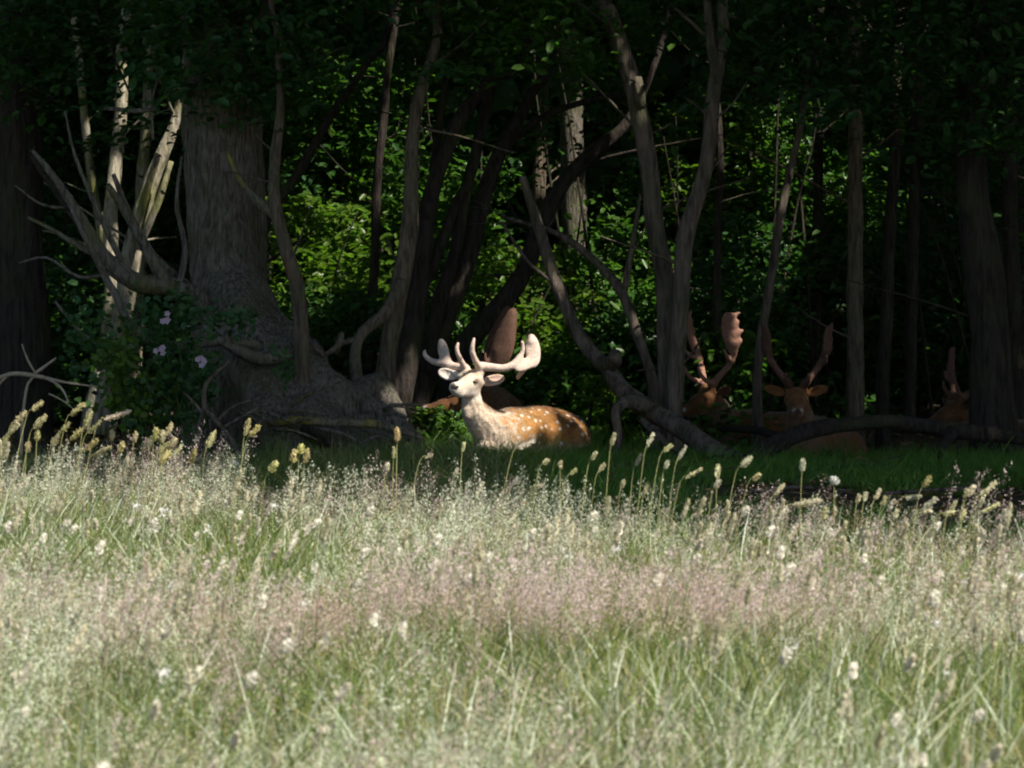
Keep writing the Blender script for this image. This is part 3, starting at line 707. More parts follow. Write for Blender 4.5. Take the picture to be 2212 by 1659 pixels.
# ------------------------------------------------------------------ understory
def shrub(label, u0, u1, v0, v1, d, n, leaf=0.075, base=LEAF, depth=1.4, nl=16, spread=.15):
    c0, c1 = px(u0, v1, d), px(u1, v0, d)
    c = (c0 + c1) / 2
    t = thing('shrub', label, 'shrub', (c[0], c[1], gz(c[0], c[1])), 'leafy understory')
    C = np.stack([rng.uniform(c0[0], c1[0], n), d + rng.uniform(-.5, .5, n) * depth, rng.uniform(max(c0[2], .05), c1[2], n)], -1)
    dens = fbm(C * np.array([1.5, 1.5, 2.2]) + 9.1, 2)
    C = C[dens > -0.12]
    for q in range(3):
        e = C[rng.integers(len(C))]
        b = np.array([c[0] + rng.uniform(-.35, .35), d + rng.uniform(-.3, .3), -.03])
        m1 = b * .5 + e * .5 + np.array([0, 0, .12])
        limb(t, 'stem', [(*b, .016, 'w'), (*m1, .011, 'w'), (*e, .004, 'w')], 'bark_dark', 5, .1, .05, .12)
    foliage(t, 'foliage', C, nl, spread, leaf, base, pad=0.0)
    return t
G2 = (0.045, 0.105, 0.02); G3 = (0.07, 0.13, 0.02); G4 = (0.035, 0.085, 0.028)
shrub('bright green bush right of the old grey trunk', 590, 820, 430, 720, 28.6, 380, base=G3)
shrub('tall leafy sapling high behind the slender curving trunk', 640, 880, 120, 470, 30.5, 430, leaf=.08, base=G2)
shrub('dark leafy thicket low behind the root mound', 560, 830, 640, 930, 27.8, 340, base=G4)
shrub('leafy thicket between the leaning dark stems', 870, 1080, 330, 650, 29.6, 380, base=G2)
shrub('green bush behind the head of the main buck', 890, 1060, 620, 940, 28.2, 330, base=G2)
shrub('lush green bush above the back of the main buck', 1040, 1250, 540, 800, 28.8, 340, base=G3)
shrub('shaded bush low behind the main buck', 1050, 1330, 760, 950, 28.0, 330, base=G2)
shrub('leafy sapling left of the twin trunks', 1230, 1440, 400, 700, 30.2, 340, base=G2)
shrub('dark bush beneath the leaning fallen trunk', 1260, 1460, 680, 930, 28.6, 300, base=G4)
shrub('leafy top between the twin trunks', 1380, 1560, 180, 460, 30.4, 320, base=G3)
shrub('dark thicket right of the twin trunks', 1480, 1700, 480, 760, 29.2, 330, base=G4)
shrub('small bush at the foot of the twin trunks', 1480, 1620, 740, 930, 27.6, 230, base=G2)
shrub('sapling with glossy leaves at upper right', 1620, 1900, 220, 540, 31.0, 420, base=G2)
shrub('dark thicket behind the facing buck', 1640, 1900, 520, 900, 30.0, 430, base=G4)
shrub('dark thicket behind the dim row of trunks', 1880, 2230, 380, 900, 30.5, 560, base=G4)
shrub('dark foliage at the upper right corner', 1880, 2260, -60, 400, 29.5, 560, base=G4)
shrub('dark foliage low behind the far left trunk', -40, 240, 560, 900, 29.0, 420, base=G4)
shrub('dark foliage above the far left trunk', -40, 260, -60, 560, 30.0, 640, base=G4)
shrub('dark foliage behind the sunlit split trunk', 220, 480, 120, 620, 30.4, 560, base=G4)
shrub('dark foliage behind the old grey trunk', 380, 640, -60, 420, 29.6, 520, base=G4)
shrub('leafy tops high behind the leaning dark stems', 830, 1120, -60, 340, 30.0, 560, base=G4)
shrub('leafy tops high left of the twin trunks', 1080, 1420, -60, 400, 29.4, 640, base=G4)
shrub('leafy tops high right of the twin trunks', 1520, 1900, -60, 300, 29.0, 560, base=G4)
# low bright plants beside the buck
shrub('low bright weeds left of the chest of the main buck', 885, 1000, 890, 965, 25.9, 90, leaf=.055, base=(0.08, 0.15, 0.04), depth=.5, nl=10, spread=.07)
shrub('low green nettles right of the rump of the main buck', 1270, 1340, 800, 930, 26.9, 60, leaf=.06, base=G3, depth=.4, nl=12, spread=.09)

# drooping twigs at the top of the picture, belonging to the trees of the edge
def hanging(label, u0, u1, v0, v1, d, n, base=G4, leaf=.08):
    c0, c1 = px(u0, v1, d), px(u1, v0, d); c = (c0 + c1) / 2
    t = thing('hanging_branch', label, 'branch', (c[0], c[1], c1[2]), 'leafy branches hanging at the wood edge')
    L = [(c[0] - .5 * (c1[0] - c0[0]), d + .6, c1[2] + .9, .03, 'w'), (c[0], d, c1[2] + .15, .02, 'w'), (c[0] + .4 * (c1[0] - c0[0]), d - .1, c0[2] + .3, .007, 'w')]
    limb(t, 'limb', L, 'bark_dark', 6, .1, .06, .1)
    C = np.stack([rng.uniform(c0[0], c1[0], n), d + rng.uniform(-.4, .4, n), c1[2] - (c1[2] - c0[2]) * rng.uniform(0, 1, n) ** 1.5], -1)
    C = C[fbm(C * 1.8 + 3, 2) > -0.08]
    foliage(t, 'foliage', C, 14, .14, leaf, base)
hanging('dark leaves hanging at the upper left corner', -40, 330, -40, 320, 26.0, 260)
hanging('dark leaves hanging before the top of the old grey trunk', 300, 700, -40, 250, 24.8, 260)
hanging('dark leaves hanging above the tan twisted trunk', 640, 1000, -40, 170, 25.0, 190)
hanging('leaves hanging top centre left of the twin trunks', 960, 1330, -40, 150, 25.2, 190, G2)
hanging('leaves hanging between the tops of the twin trunks', 1360, 1560, -40, 120, 26.2, 90)
hanging('dark leaves hanging right of the twin trunks', 1580, 1960, -40, 230, 25.6, 240)
hanging('dark leaves hanging at the upper right edge', 1900, 2260, -40, 330, 25.2, 280)

# the far wood: one closed mass of leaves behind and round everything
P = np.concatenate([np.stack([rng.uniform(-16, 18, 9000), rng.uniform(40, 46, 9000), rng.uniform(0, 9, 9000)], -1),
                    np.stack([rng.uniform(-16, -12, 1800), rng.uniform(24, 44, 1800), rng.uniform(0, 8, 1800)], -1),
                    np.stack([rng.uniform(15, 18, 1800), rng.uniform(24, 44, 1800), rng.uniform(0, 8, 1800)], -1),
                    np.stack([rng.uniform(-7, 8, 1500), rng.uniform(33, 38, 1500), rng.uniform(0, 5, 1500)], -1)])
P = np.repeat(P, 10, 0) + rng.normal(size=(len(P) * 10, 3)) * .3
P = P[keep(P)]
V, F, C = big_leaf_mesh(P, rng.normal(size=P.shape) + [0, -.9, .5], rng.uniform(.2, .42, len(P)), tint(len(P), G4))
tag(put('far_wood', mesh('far_wood', V, F, M['leaf_soft'], False, C)), 'dark mass of leaves closing the wood far behind', 'foliage', None, 'stuff')

# ------------------------------------------------------------------ bramble, twigs
def bramble():
    b = px(350, 960, 23.6); b[2] = 0
    t = thing('bramble_bush', 'bramble with round leaves and pale pink flowers before the old trunk', 'bush', b)
    for k in range(12):
        e = px(rng.uniform(200, 520), rng.uniform(660, 880), 23.6 + rng.uniform(-.3, .3))
        m1 = b * .4 + e * .6 + np.array([0, 0, .25]); r0 = b + rng.uniform(-.25, .25, 3) * [1, 1, 0]
        limb(t, 'stem', [(*r0, .007, 'w'), (*m1, .005, 'w'), (*e, .002, 'w')], 'stem_green', 5, .1, .05, .08)
    groups = [((250, 780), (40, 60), 26, G3), ((290, 850), (50, 60), 34, G3), ((190, 740), (50, 60), 24, G4), ((370, 800), (80, 60), 46, G4), ((400, 700), (55, 50), 20, G4),
              ((500, 690), (40, 20), 9, G4), ((350, 880), (70, 50), 34, G4), ((430, 830), (40, 50), 14, G4), ((330, 690), (50, 40), 16, G4), ((615, 790), (20, 25), 5, G4)]
    for (c, s_, n, col) in groups:
        C = np.array([px(c[0] + rng.normal() * s_[0] * .6, c[1] + rng.normal() * s_[1] * .6, 23.6 + rng.uniform(-.35, .35)) for _ in range(n * 2)])
        Pp = np.repeat(C, 4, 0) + rng.normal(size=(n * 8, 3)) * .04
        Nn = rng.normal(size=Pp.shape) * .5 + np.array([.1, -.6, .7])
        V, F, Cc = leaf_mesh(Pp, Nn, rng.uniform(.035, .065, len(Pp)), tint(len(Pp), col, .35), .75)
        part('leaf_cluster', V, F, M['leaf'], t, Cc, False, 'stuff')
    for (u, v) in [(360, 690), (345, 757), (440, 778)]:
        c0 = px(u, v, 23.1); bag = Bag()
        for f in range(5):
            c = c0 + rng.normal(size=3) * .016 * np.array([1, .4, 1])
            for a in range(5):
                th = a * 1.2566 + rng.uniform(-.1, .1); w = .4
                o_ = np.array([math.cos(th), -.25, math.sin(th)]); s_ = np.array([-math.sin(th), 0, math.cos(th)])
                bag.add([c, c + o_ * .012 + s_ * .008, c + o_ * .021, c + o_ * .012 - s_ * .008], [[0, 1, 2, 3]], (0.45, 0.35, 0.43))
        part('flower_cluster', *(lambda x: (x[0], x[1]))(bag.get()), M['petal'], t, bag.get()[2], False)
bramble()
t = thing('dead_branch', 'pale dead forked twigs at the left edge above the meadow', 'branch', px(60, 960, 22.5) * [1, 1, 0])
for l in [[(-30, 835, 22.5, 4), (20, 808, 22.5, 5), (80, 812, 22.5, 5), (140, 825, 22.5, 3), (210, 835, 22.5, 1.5)], [(75, 808, 22.5, 4), (95, 795, 22.5, 3.5), (122, 775, 22.5, 2)], [(78, 806, 22.5, 3), (60, 775, 22.5, 2.5), (48, 742, 22.5, 1.5)],
          [(90, 812, 22.5, 3), (130, 835, 22.45, 3), (150, 870, 22.4, 2)], [(20, 808, 22.5, 4), (0, 830, 22.5, 3), (-20, 860, 22.5, 3)], [(80, 812, 22.5, 3), (60, 830, 22.5, 3), (50, 900, 22.5, 4), (45, 990, 22.5, 5)], [(105, 850, 22.45, 2), (135, 865, 22.4, 2), (158, 884, 22.4, 1)]]:
    limb(t, 'twig', l, 'twig', 6, .1, .01, .04)
t = thing('dead_branch', 'dead grey branches leaning at the left of the root mound', 'branch', px(440, 1000, 23.3) * [1, 1, 0])
for l in [[(440, 1010, 23.3, 6), (430, 940, 23.3, 6), (442, 880, 23.3, 5.5), (445, 830, 23.3, 5), (495, 780, 23.4, 3.5)], [(440, 880, 23.3, 4), (470, 910, 23.2, 6), (500, 950, 23.2, 6), (530, 1000, 23.1, 6)], [(445, 900, 23.3, 4), (415, 865, 23.3, 3), (400, 850, 23.3, 2)],
          [(470, 910, 23.2, 4), (500, 880, 23.2, 4), (560, 860, 23.3, 3)], [(480, 925, 23.2, 4), (540, 890, 23.2, 3.5), (600, 860, 23.3, 2)]]:
    limb(t, 'limb', l, 'bark_grey', 7, .1, .01, .04)

# ------------------------------------------------------------------ fallow bucks
RED = np.array([0.385, 0.192, 0.056]); CREAM = np.array([0.64, 0.51, 0.38]); WHITE = np.array([0.72, 0.66, 0.58]); DARKB = np.array([0.07, 0.035, 0.018]); PALE = np.array([0.68, 0.58, 0.48])
def sm(a, b, x): t = np.clip((x - a) / (b - a), 0, 1); return t * t * (3 - 2 * t)
def mixv(a, b, w): return a * (1 - w[:, None]) + b * w[:, None]

def coat_hair(V, F, c, parent, n, flow, length):
    """short hairs over a coat: one thin triangle each, lying along the flow"""
    r2 = np.random.default_rng(11)
    A, B, D = V[F[:, 0]], V[F[:, 1]], V[F[:, 3]]
    nf = np.cross(B - A, D - A); ar = np.linalg.norm(nf, axis=1) + 1e-12; nf = nf / ar[:, None]
    f = r2.choice(len(F), n, p=ar / ar.sum()); a, b = r2.uniform(0, 1, (2, n, 1))
    P = V[F[f, 0]] * (1 - a) * (1 - b) + V[F[f, 1]] * a * (1 - b) + V[F[f, 2]] * a * b + V[F[f, 3]] * (1 - a) * b
    nn = nf[f]; fl = flow - nn * (nn @ flow)[:, None]; fl = fl / (np.linalg.norm(fl, axis=1)[:, None] + 1e-6)
    d = fl + nn * r2.uniform(.15, .55, (n, 1)) + r2.normal(size=(n, 3)) * .25
    L = (length[F[f, 0]] if np.ndim(length) else np.full(n, length)) * r2.uniform(.6, 1.3, n)
    sd = np.cross(d, nn); sd = sd / (np.linalg.norm(sd, axis=1)[:, None] + 1e-9) * .0016
    T = np.stack([P - sd, P + sd, P + d * L[:, None]], 1).reshape(-1, 3)
    cc = np.repeat(np.clip(c[F[f, 0]] * r2.uniform(.82, 1.22, (n, 1)), .004, .9), 3, 0)
    return part('coat_hair', T, np.arange(3 * n).reshape(-1, 3), M['fur'], parent, cc, False, 'stuff')

def hero():
    base = hz(1300, 1420, 0); base[2] = gz(base[0], base[1])
    t = thing('fallow_buck', 'sunlit spotted buck with pale velvet antlers lying with its head raised', 'deer', base)
    s = Solid(0.06); Z = lambda *a: hz(*a)
    s.chain([Z(1750, 1330, .48), Z(1640, 1290, .40), Z(1420, 1262, .2), Z(1150, 1262, -.05), Z(970, 1275, -.23)], [.09, .145, .168, .160, .128], .05)
    s.cone(Z(1090, 1175, -.08), Z(1000, 1195, -.16), .090, .078, .04)
    s.cone(Z(948, 1290, -.25), Z(1010, 1400, -.25), .122, .105, .05)
    s.chain([Z(704, 890, -.37), Z(718, 1005, -.35), Z(765, 1105, -.32), Z(885, 1230, -.26)], [.058, .070, .090, .118], .035)
    s.cone(Z(655, 1050, -.40), Z(665, 1090, -.40), .022, .022, .03)
    # haunch, tucked legs
    s.ell(Z(1600, 1350, .22), np.eye(3), [.17, .13, .14], .05)
    s.cone(Z(1560, 1450, .10), Z(1330, 1490, -.05), .06, .035, .04)
    s.cone(Z(1330, 1490, -.05), Z(1200, 1500, -.12), .035, .025, .03)
    s.cone(Z(900, 1420, -.3), Z(760, 1480, -.48), .06, .04, .04); s.cone(Z(760, 1480, -.48), Z(950, 1510, -.36), .036, .028, .03)
    s.cone(Z(1000, 1430, -.2), Z(900, 1490, -.42), .06, .04, .04)
    s.cone(Z(1790, 1290, .5), Z(1850, 1400, .54), .03, .018, .03)      # tail
    # head
    s.ball(Z(718, 750, -.385), .066, .03)
    s.cone(Z(708, 788, -.40), Z(655, 800, -.47), .060, .050, .025)
    s.cone(Z(655, 800, -.47), Z(560, 830, -.57), .050, .033, .02)
    s.cone(Z(560, 830, -.57), Z(532, 826, -.595), .035, .033, .02)
    s.cone(Z(708, 858, -.40), Z(585, 876, -.55), .044, .026, .02)
    s.cone(Z(585, 876, -.55), Z(548, 864, -.585), .026, .023, .02)
    s.cone(Z(655, 670, -.37), Z(655, 640, -.36), .03, .026, .02); s.cone(Z(788, 672, -.40), Z(788, 645, -.40), .032, .028, .02)   # pedicles
    s.cone(Z(690, 735, -.45), Z(770, 742, -.43), .025, .022, .03)      # brows
    def frame(a, n):
        a = np.array(a, float); a /= np.linalg.norm(a); n = np.array(n, float); n -= a * (a @ n); n /= np.linalg.norm(n)
        return np.array([a, np.cross(n, a), n])
    e0, e1 = Z(815, 775, -.36), Z(1032, 728, -.33); fr = frame(e1 - e0, (-.05, -1, .25))
    s.ell((e0 + e1) / 2, fr, [.078, .036, .016], .012); s.cone(Z(790, 775, -.38), Z(850, 765, -.36), .022, .02, .02)
    s.ell((e0 + e1) / 2 + fr[2] * .012 + fr[0] * .006, fr, [.062, .026, .013], .006, -1)
    f0, f1 = Z(560, 705, -.35), Z(383, 645, -.30); fr = frame(f1 - f0, (-.05, -1, .2))
    s.ell((f0 + f1) / 2 + [0, 0, -.012], fr, [.072, .038, .016], .012); s.cone(Z(610, 710, -.37), Z(540, 690, -.35), .024, .02, .02)
    s.ell((f0 + f1) / 2 + [0, 0, -.014] + fr[2] * .012, fr, [.056, .028, .013], .006, -1)
    V, F = s.build(0.0065)
    nn = fbm(V * np.array([55, 55, 22]), 2)
    chest = np.exp(-((V - Z(860, 1300, -.35)) ** 2).sum(1) / .03)
    V = V + np.stack([nn * 0, nn, nn * .3], -1) * (0.004 + .014 * chest)[:, None] * np.array([1, -1, 1])
    # picture-like coordinates of each vertex for the coat pattern
    d = V[:, 1]; u = 1106 + V[:, 0] / d * FV; vv = HOR + (CAM_H - V[:, 2]) / d * FV
    zx = (u * 1.15732 - 1000) * 3.95; zy = (vv * 1.15732 - 760) * 3.95
    n1 = fbm(V * 18, 3); n2 = fbm(V * 45 + 7, 2)
    c = np.tile(RED, (len(V), 1)) * (1 + .8 * n1[:, None] + .4 * n2[:, None])
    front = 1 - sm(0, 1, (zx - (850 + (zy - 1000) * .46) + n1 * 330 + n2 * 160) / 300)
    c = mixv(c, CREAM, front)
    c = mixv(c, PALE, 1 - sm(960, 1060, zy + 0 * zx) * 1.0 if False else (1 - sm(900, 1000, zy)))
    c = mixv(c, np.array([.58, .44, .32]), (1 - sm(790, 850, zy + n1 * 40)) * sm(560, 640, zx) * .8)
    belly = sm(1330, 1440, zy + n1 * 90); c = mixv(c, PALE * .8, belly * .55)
    # dark line down the nape and the spine
    spine = np.array([Z(840, 850, -.30), Z(880, 1010, -.27), Z(980, 1070, -.12), Z(1200, 1010, .02), Z(1420, 1010, .28), Z(1640, 1080, .5), Z(1800, 1160, .6), Z(1880, 1230, .62)])
    sp, _ = catmull(spine, np.ones(len(spine)), .02)
    ds = np.min(np.linalg.norm(V[:, None, :] - sp[None], axis=2), axis=1) if len(V) < 60000 else np.min(np.stack([np.linalg.norm(V - q, axis=1) for q in sp]), 0)
    c = mixv(c, DARKB * 1.6, (1 - sm(.02, .055, ds + n2 * .03)) * .8 * (1 - .3 * sm(1100, 1300, zx)))
    # white spots on the flank, in rough rows
    r2 = np.random.default_rng(3); spots = []
    for q in range(900):
        p = V[r2.integers(len(V))]
        if all(np.linalg.norm(p - o) > .046 for o in spots): spots.append(p)
    spots = np.array(spots); w = np.zeros(len(V))
    for p in spots:
        R_ = r2.uniform(.006, .016) * (1 if r2.uniform() < .92 else 0.01)
        w = np.maximum(w, 1 - sm(R_ * .6, R_ * 1.15, np.linalg.norm((V - p) * [1, 1, 1.15], axis=1) + n2 * .009))
    flank = sm(930, 1060, zx) * (1 - sm(1390, 1440, zy)) * sm(1000, 1060, zy + sm(1350, 1400, zx) * 0 + 40)
    c = mixv(c, WHITE, w * flank * .9)
    nape = np.array([[806, 820], [822, 900], [845, 980], [885, 1025], [960, 1048], [1080, 1040], [1180, 1008], [1290, 1004], [1420, 1014], [1550, 1062], [1680, 1094], [1800, 1150], [1885, 1210]], float)
    npz, _ = catmull(np.column_stack([nape, 0 * nape[:, 0]]), np.ones(len(nape)), 20)
    dn = np.min(np.stack([np.hypot(zx - q[0], zy - q[1]) for q in npz]), 0)
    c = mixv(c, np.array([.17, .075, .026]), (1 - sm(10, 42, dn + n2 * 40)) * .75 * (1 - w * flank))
    c = mixv(c, c * np.array([.62, .52, .42]), sm(1280, 1450, zx + n1 * 200) * .7 * (1 - w * flank))  # rear of the coat darkened to imitate a shadow patch
    # ears: darker rim, pinkish inside; nose, mouth line, eye rims
    le = np.linalg.norm(V - (e0 + e1) / 2, axis=1) < .09
    inner = le & (zx > 850); c[inner] = c[inner] * .25 + np.array([.50, .33, .26]) * .75
    for p, R_, col in [(Z(522, 808, -.615), .020, (.06, .045, .04)), (Z(560, 806, -.60), .012, (.05, .04, .035)), (Z(500, 815, -.6), .016, (.06, .045, .04)), (Z(742, 768, -.46), .026, (.10, .06, .04)), (Z(708, 782, -.47), .018, (.20, .13, .09)), (Z(765, 742, -.44), .016, (.28, .18, .12)), (Z(720, 742, -.45), .014, (.34, .24, .17)), (Z(600, 690, -.36), .026, (.30, .17, .09)), (Z(660, 850, -.50), .020, (.42, .33, .26)), (Z(690, 790, -.50), .016, (.34, .25, .18)), (Z(755, 830, -.45), .024, (.44, .34, .26)), (Z(640, 700, -.40), .018, (.24, .13, .07)), (Z(700, 672, -.40), .022, (.28, .15, .08)), (Z(745, 700, -.43), .030, (.42, .30, .20)), (Z(660, 715, -.44), .028, (.44, .32, .22))]:
        c = mixv(c, np.array(col), (1 - sm(R_ * .5, R_ * 1.3, np.linalg.norm(V - p, axis=1))) * .9)
    mouth = np.array([Z(520, 862, -.60), Z(570, 872, -.59), Z(630, 880, -.54), Z(680, 872, -.50)]); mp_, _ = catmull(mouth, np.ones(4), .01)
    dm = np.min(np.stack([np.linalg.norm(V - q, axis=1) for q in mp_]), 0); c = mixv(c, np.array([.16, .10, .08]), (1 - sm(.004, .012, dm)) * .6)
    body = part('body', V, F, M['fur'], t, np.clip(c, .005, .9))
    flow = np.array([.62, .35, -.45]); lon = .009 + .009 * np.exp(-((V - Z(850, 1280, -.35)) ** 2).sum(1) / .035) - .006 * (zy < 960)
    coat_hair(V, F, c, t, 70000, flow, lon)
    # eye: seat it on the surface seen at its place
    cand = np.hypot(zx - 742, zy - 768) < 22
    if cand.any():
        p = V[cand][np.argmin(V[cand][:, 1])]
        e = Solid(.004); e.ell(p + np.array([0, .005, 0]), np.eye(3), [.027, .010, .0095]); Ve, Fe = e.build(.003)
        part('eye', Ve, Fe, M['eye'], t)
    cand = np.hypot(zx - 522, zy - 812) < 16
    if cand.any():
        p = V[cand][np.argmin(V[cand][:, 1])]
        e = Solid(.006); e.ell(p + np.array([.004, .010, 0]), np.eye(3), [.021, .016, .014]); e.ell(p + np.array([.026, .004, .004]), np.eye(3), [.010, .010, .007]); Ve, Fe = e.build(.004)
        part('nose', Ve, Fe, M['nose'], t)
    # antlers in velvet
    a = Solid(.025)
    a.chain([Z(788, 665, -.40), Z(800, 620, -.40), Z(870, 622, -.41), Z(1000, 635, -.42), Z(1080, 618, -.42), Z(1140, 585, -.41), Z(1180, 530, -.40)], [.027, .031, .027, .024, .024, .025, .02])
    a.chain([Z(785, 625, -.41), Z(745, 560, -.47), Z(712, 470, -.51), Z(718, 400, -.52), Z(730, 345, -.52)], [.024, .019, .017, .014, .009])
    a.chain([Z(1150, 570, -.41), Z(1195, 505, -.40), Z(1214, 440, -.40), Z(1207, 378, -.41)], [.018, .016, .013, .010], .012)
    ax = frame(Z(1300, 330, -.33) - Z(1330, 620, -.40), (-.25, -1, .3))
    a.ell(Z(1312, 468, -.37), ax, [.108, .050, .015], .03)
    a.ell(Z(1245, 598, -.41), frame(Z(1340, 540, -.38) - Z(1150, 645, -.43), (-.2, -1, .5)), [.078, .036, .016], .025)
    a.chain([Z(1300, 370, -.35), Z(1296, 328, -.345)], [.020, .014], .03)
    a.chain([Z(1225, 640, -.38), Z(1185, 690, -.34), Z(1165, 728, -.31)], [.02, .017, .012], .02)
    Va, Fa = a.build(.0055); Va += .0012 * fbm(Va * 40, 2)[:, None]
    part('antler', Va, Fa, M['velvet'], t)
    a = Solid(.025)
    a.chain([Z(655, 665, -.365), Z(635, 635, -.35), Z(560, 622, -.31), Z(430, 592, -.24), Z(330, 570, -.18), Z(268, 530, -.14), Z(240, 490, -.12), Z(246, 462, -.12)], [.026, .028, .025, .022, .019, .016, .013, .009])
    a.chain([Z(640, 630, -.37), Z(605, 565, -.42), Z(570, 490, -.46), Z(562, 430, -.47), Z(572, 392, -.47)], [.022, .017, .015, .013, .009])
    a.chain([Z(490, 605, -.27), Z(465, 560, -.24)], [.02, .02], .03)
    a.ell(Z(430, 470, -.20), frame(Z(405, 365, -.17) - Z(470, 580, -.25), (-.9, -1, .1)), [.085, .045, .016], .03)
    a.cone(Z(410, 400, -.18), Z(405, 372, -.17), .02, .015, .02)
    Va, Fa = a.build(.0055); Va += .0012 * fbm(Va * 40, 2)[:, None]
    part('antler', Va, Fa, M['velvet'], t)
    return t
hero()

def rotz(a): c, s_ = math.cos(a), math.sin(a); return np.array([[c, -s_, 0], [s_, c, 0], [0, 0, 1]])
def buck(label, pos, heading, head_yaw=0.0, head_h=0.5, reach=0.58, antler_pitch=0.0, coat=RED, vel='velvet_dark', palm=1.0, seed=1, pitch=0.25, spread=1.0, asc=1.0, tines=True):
    """resting buck; own frame: +X forward, +Y left; heading = world angle of its forward direction"""
    pos = np.array(pos, float); W = rotz(heading)
    t = thing('fallow_buck', label, 'deer', pos)
    s = Solid(.06)
    s.chain([(-.46, 0, .17), (-.36, 0, .20), (-.05, 0, .215), (.22, 0, .225), (.38, 0, .21)], [.10, .15, .175, .17, .13])
    s.cone((.18, 0, .30), (.30, 0, .29), .10, .10)
    hp = np.array([reach, 0, head_h])
    s.chain([(.34, 0, .25), (.34 * .45 + reach * .55 - .02, 0, .22 * .45 + head_h * .5), hp - [.05, 0, .05]], [.135, .10, .075])
    for sy in (-1, 1):
        s.ell((-.32, sy * .13, .14), np.eye(3), [.18, .09, .13])
        s.cone((-.25, sy * .2, .06), (-.02, sy * .22, .035), .05, .03, .03)
        s.cone((.36, sy * .09, .12), (.54, sy * .10, .05), .055, .035, .03); s.cone((.54, sy * .10, .05), (.34, sy * .13, .03), .035, .026, .03)
    s.cone((-.52, 0, .22), (-.57, 0, .10), .03, .018, .03)
    H = rotz(head_yaw); f = H @ np.array([math.cos(pitch), 0, -math.sin(pitch)]); l = H @ np.array([0, 1, 0]); up = np.cross(f, l)
    q = lambda a, b, c: hp + f * a + l * b + up * c
    s.ball(q(0, 0, 0), .075, .03); s.cone(q(.02, 0, 0), q(.10, 0, -.01), .07, .055, .03); s.cone(q(.10, 0, -.01), q(.205, 0, -.025), .055, .038, .025)
    s.cone(q(.01, 0, -.06), q(.18, 0, -.06), .045, .027, .03); s.cone(q(.205, 0, -.025), q(.23, 0, -.02), .038, .034, .02)
    for sy in (-1, 1):
        s.cone(q(-.02, sy * .045, .06), q(-.03, sy * .05, .09), .028, .025, .02)
        e0, e1 = q(-.05, sy * .07, .02), q(-.07, sy * .21, .06); a_ = (e1 - e0) / np.linalg.norm(e1 - e0); n_ = f - a_ * (a_ @ f); n_ /= np.linalg.norm(n_)
        fr = np.array([a_, np.cross(n_, a_), n_]); s.ell((e0 + e1) / 2, fr, [.08, .036, .016], .015)
        s.ell((e0 + e1) / 2 + n_ * .012, fr, [.062, .026, .012], .006, -1)
    V, F = s.build(.010)
    n1 = fbm(V * 18 + seed, 3)
    c = np.tile(coat, (len(V), 1)) * (1 + .35 * n1[:, None])
    c = mixv(c, coat * .45 + .02, sm(.30, .38, V[:, 2] + n1 * .05) * (V[:, 0] < .3) * .6)
    c = mixv(c, coat * 1.5, (1 - sm(.10, .2, V[:, 2] + n1 * .06)) * .8)
    throat = ((V - hp) @ up < -.07) & (V[:, 0] > .34); c[throat] = c[throat] * .6 + CREAM * .09  # pale throat toned down to imitate shade
    w = np.zeros(len(V)); r2 = np.random.default_rng(seed); sp = []
    for _ in range(400):
        p = V[r2.integers(len(V))]
        if all(np.linalg.norm(p - o) > .06 for o in sp): sp.append(p)
    for p in sp: w = np.maximum(w, 1 - sm(.007, .017, np.linalg.norm(V - p, axis=1)))
    c = mixv(c, coat * 2.2, w * (V[:, 0] < .3) * (V[:, 2] > .12) * .8)
    mz = (V - hp) @ f
    for sy in (-1, 1): c = mixv(c, WHITE * .55, (1 - sm(.010, .020, np.linalg.norm(V - q(.238, sy * .026, -.004), axis=1))) * .9)
    c = mixv(c, CREAM * .4, (1 - sm(.02, .035, np.linalg.norm(V - q(.19, 0, -.08), axis=1))) * .8)
    c = mixv(c, coat * .45, sm(.10, .2, mz) * (1 - sm(.19, .21, mz)) * .6)
    c = mixv(c, np.array([.03, .022, .02]), (1 - sm(.014, .027, np.linalg.norm((V - q(.262, 0, -.008)) * [1, .75, 1.2], axis=1))))
    toW = lambda A: (A @ W.T) + pos
    part('body', toW(V), F, M['fur'], t, np.clip(c, .005, .9))
    coat_hair(toW(V), F, c, t, 16000, W @ np.array([-.8, 0, -.4]), .014)
    for sy in (-1, 1):
        e = Solid(.004); e.ell(q(.055, sy * .058, .012), np.array([f, l, up]), [.016, .012, .013]); Ve, Fe = e.build(.005); part('eye', toW(Ve), Fe, M['eye'], t)
        # antler: beam out and back, brow tine, second tine, palm with points
        ca, sa = math.cos(antler_pitch), math.sin(antler_pitch)
        fw = f * ca - up * sa; uu = up * ca + f * sa
        g = lambda a, b, c_: hp + fw * (a * asc) + l * (sy * (.05 + (b - .05) * spread * asc)) + uu * (.09 + (c_ - .09) * asc)
        A_ = Solid(.025)
        A_.chain([g(-.03, .05, .09), g(-.06, .10, .15), g(-.12, .19, .24), g(-.15, .25, .34), g(-.13, .28, .44)], [.026, .025, .022, .022, .022])
        A_.chain([g(-.03, .06, .11), g(.05, .08, .15), g(.10, .09, .22), g(.11, .085, .28)], [.022, .017, .014, .008])
        A_.chain([g(-.13, .22, .28), g(-.07, .27, .33), g(-.04, .28, .40)], [.018, .014, .008])
        ax0 = g(-.12, .29, .66) - g(-.13, .28, .40); ax0 /= np.linalg.norm(ax0); n_ = l * sy * .75 + fw * .55; n_ = n_ - ax0 * (ax0 @ n_); n_ /= np.linalg.norm(n_)
        A_.ell(g(-.13, .285, .53), np.array([ax0, np.cross(n_, ax0), n_]), [.15 * palm * asc, (.065 if tines else .034) * palm * asc, .017], .04)
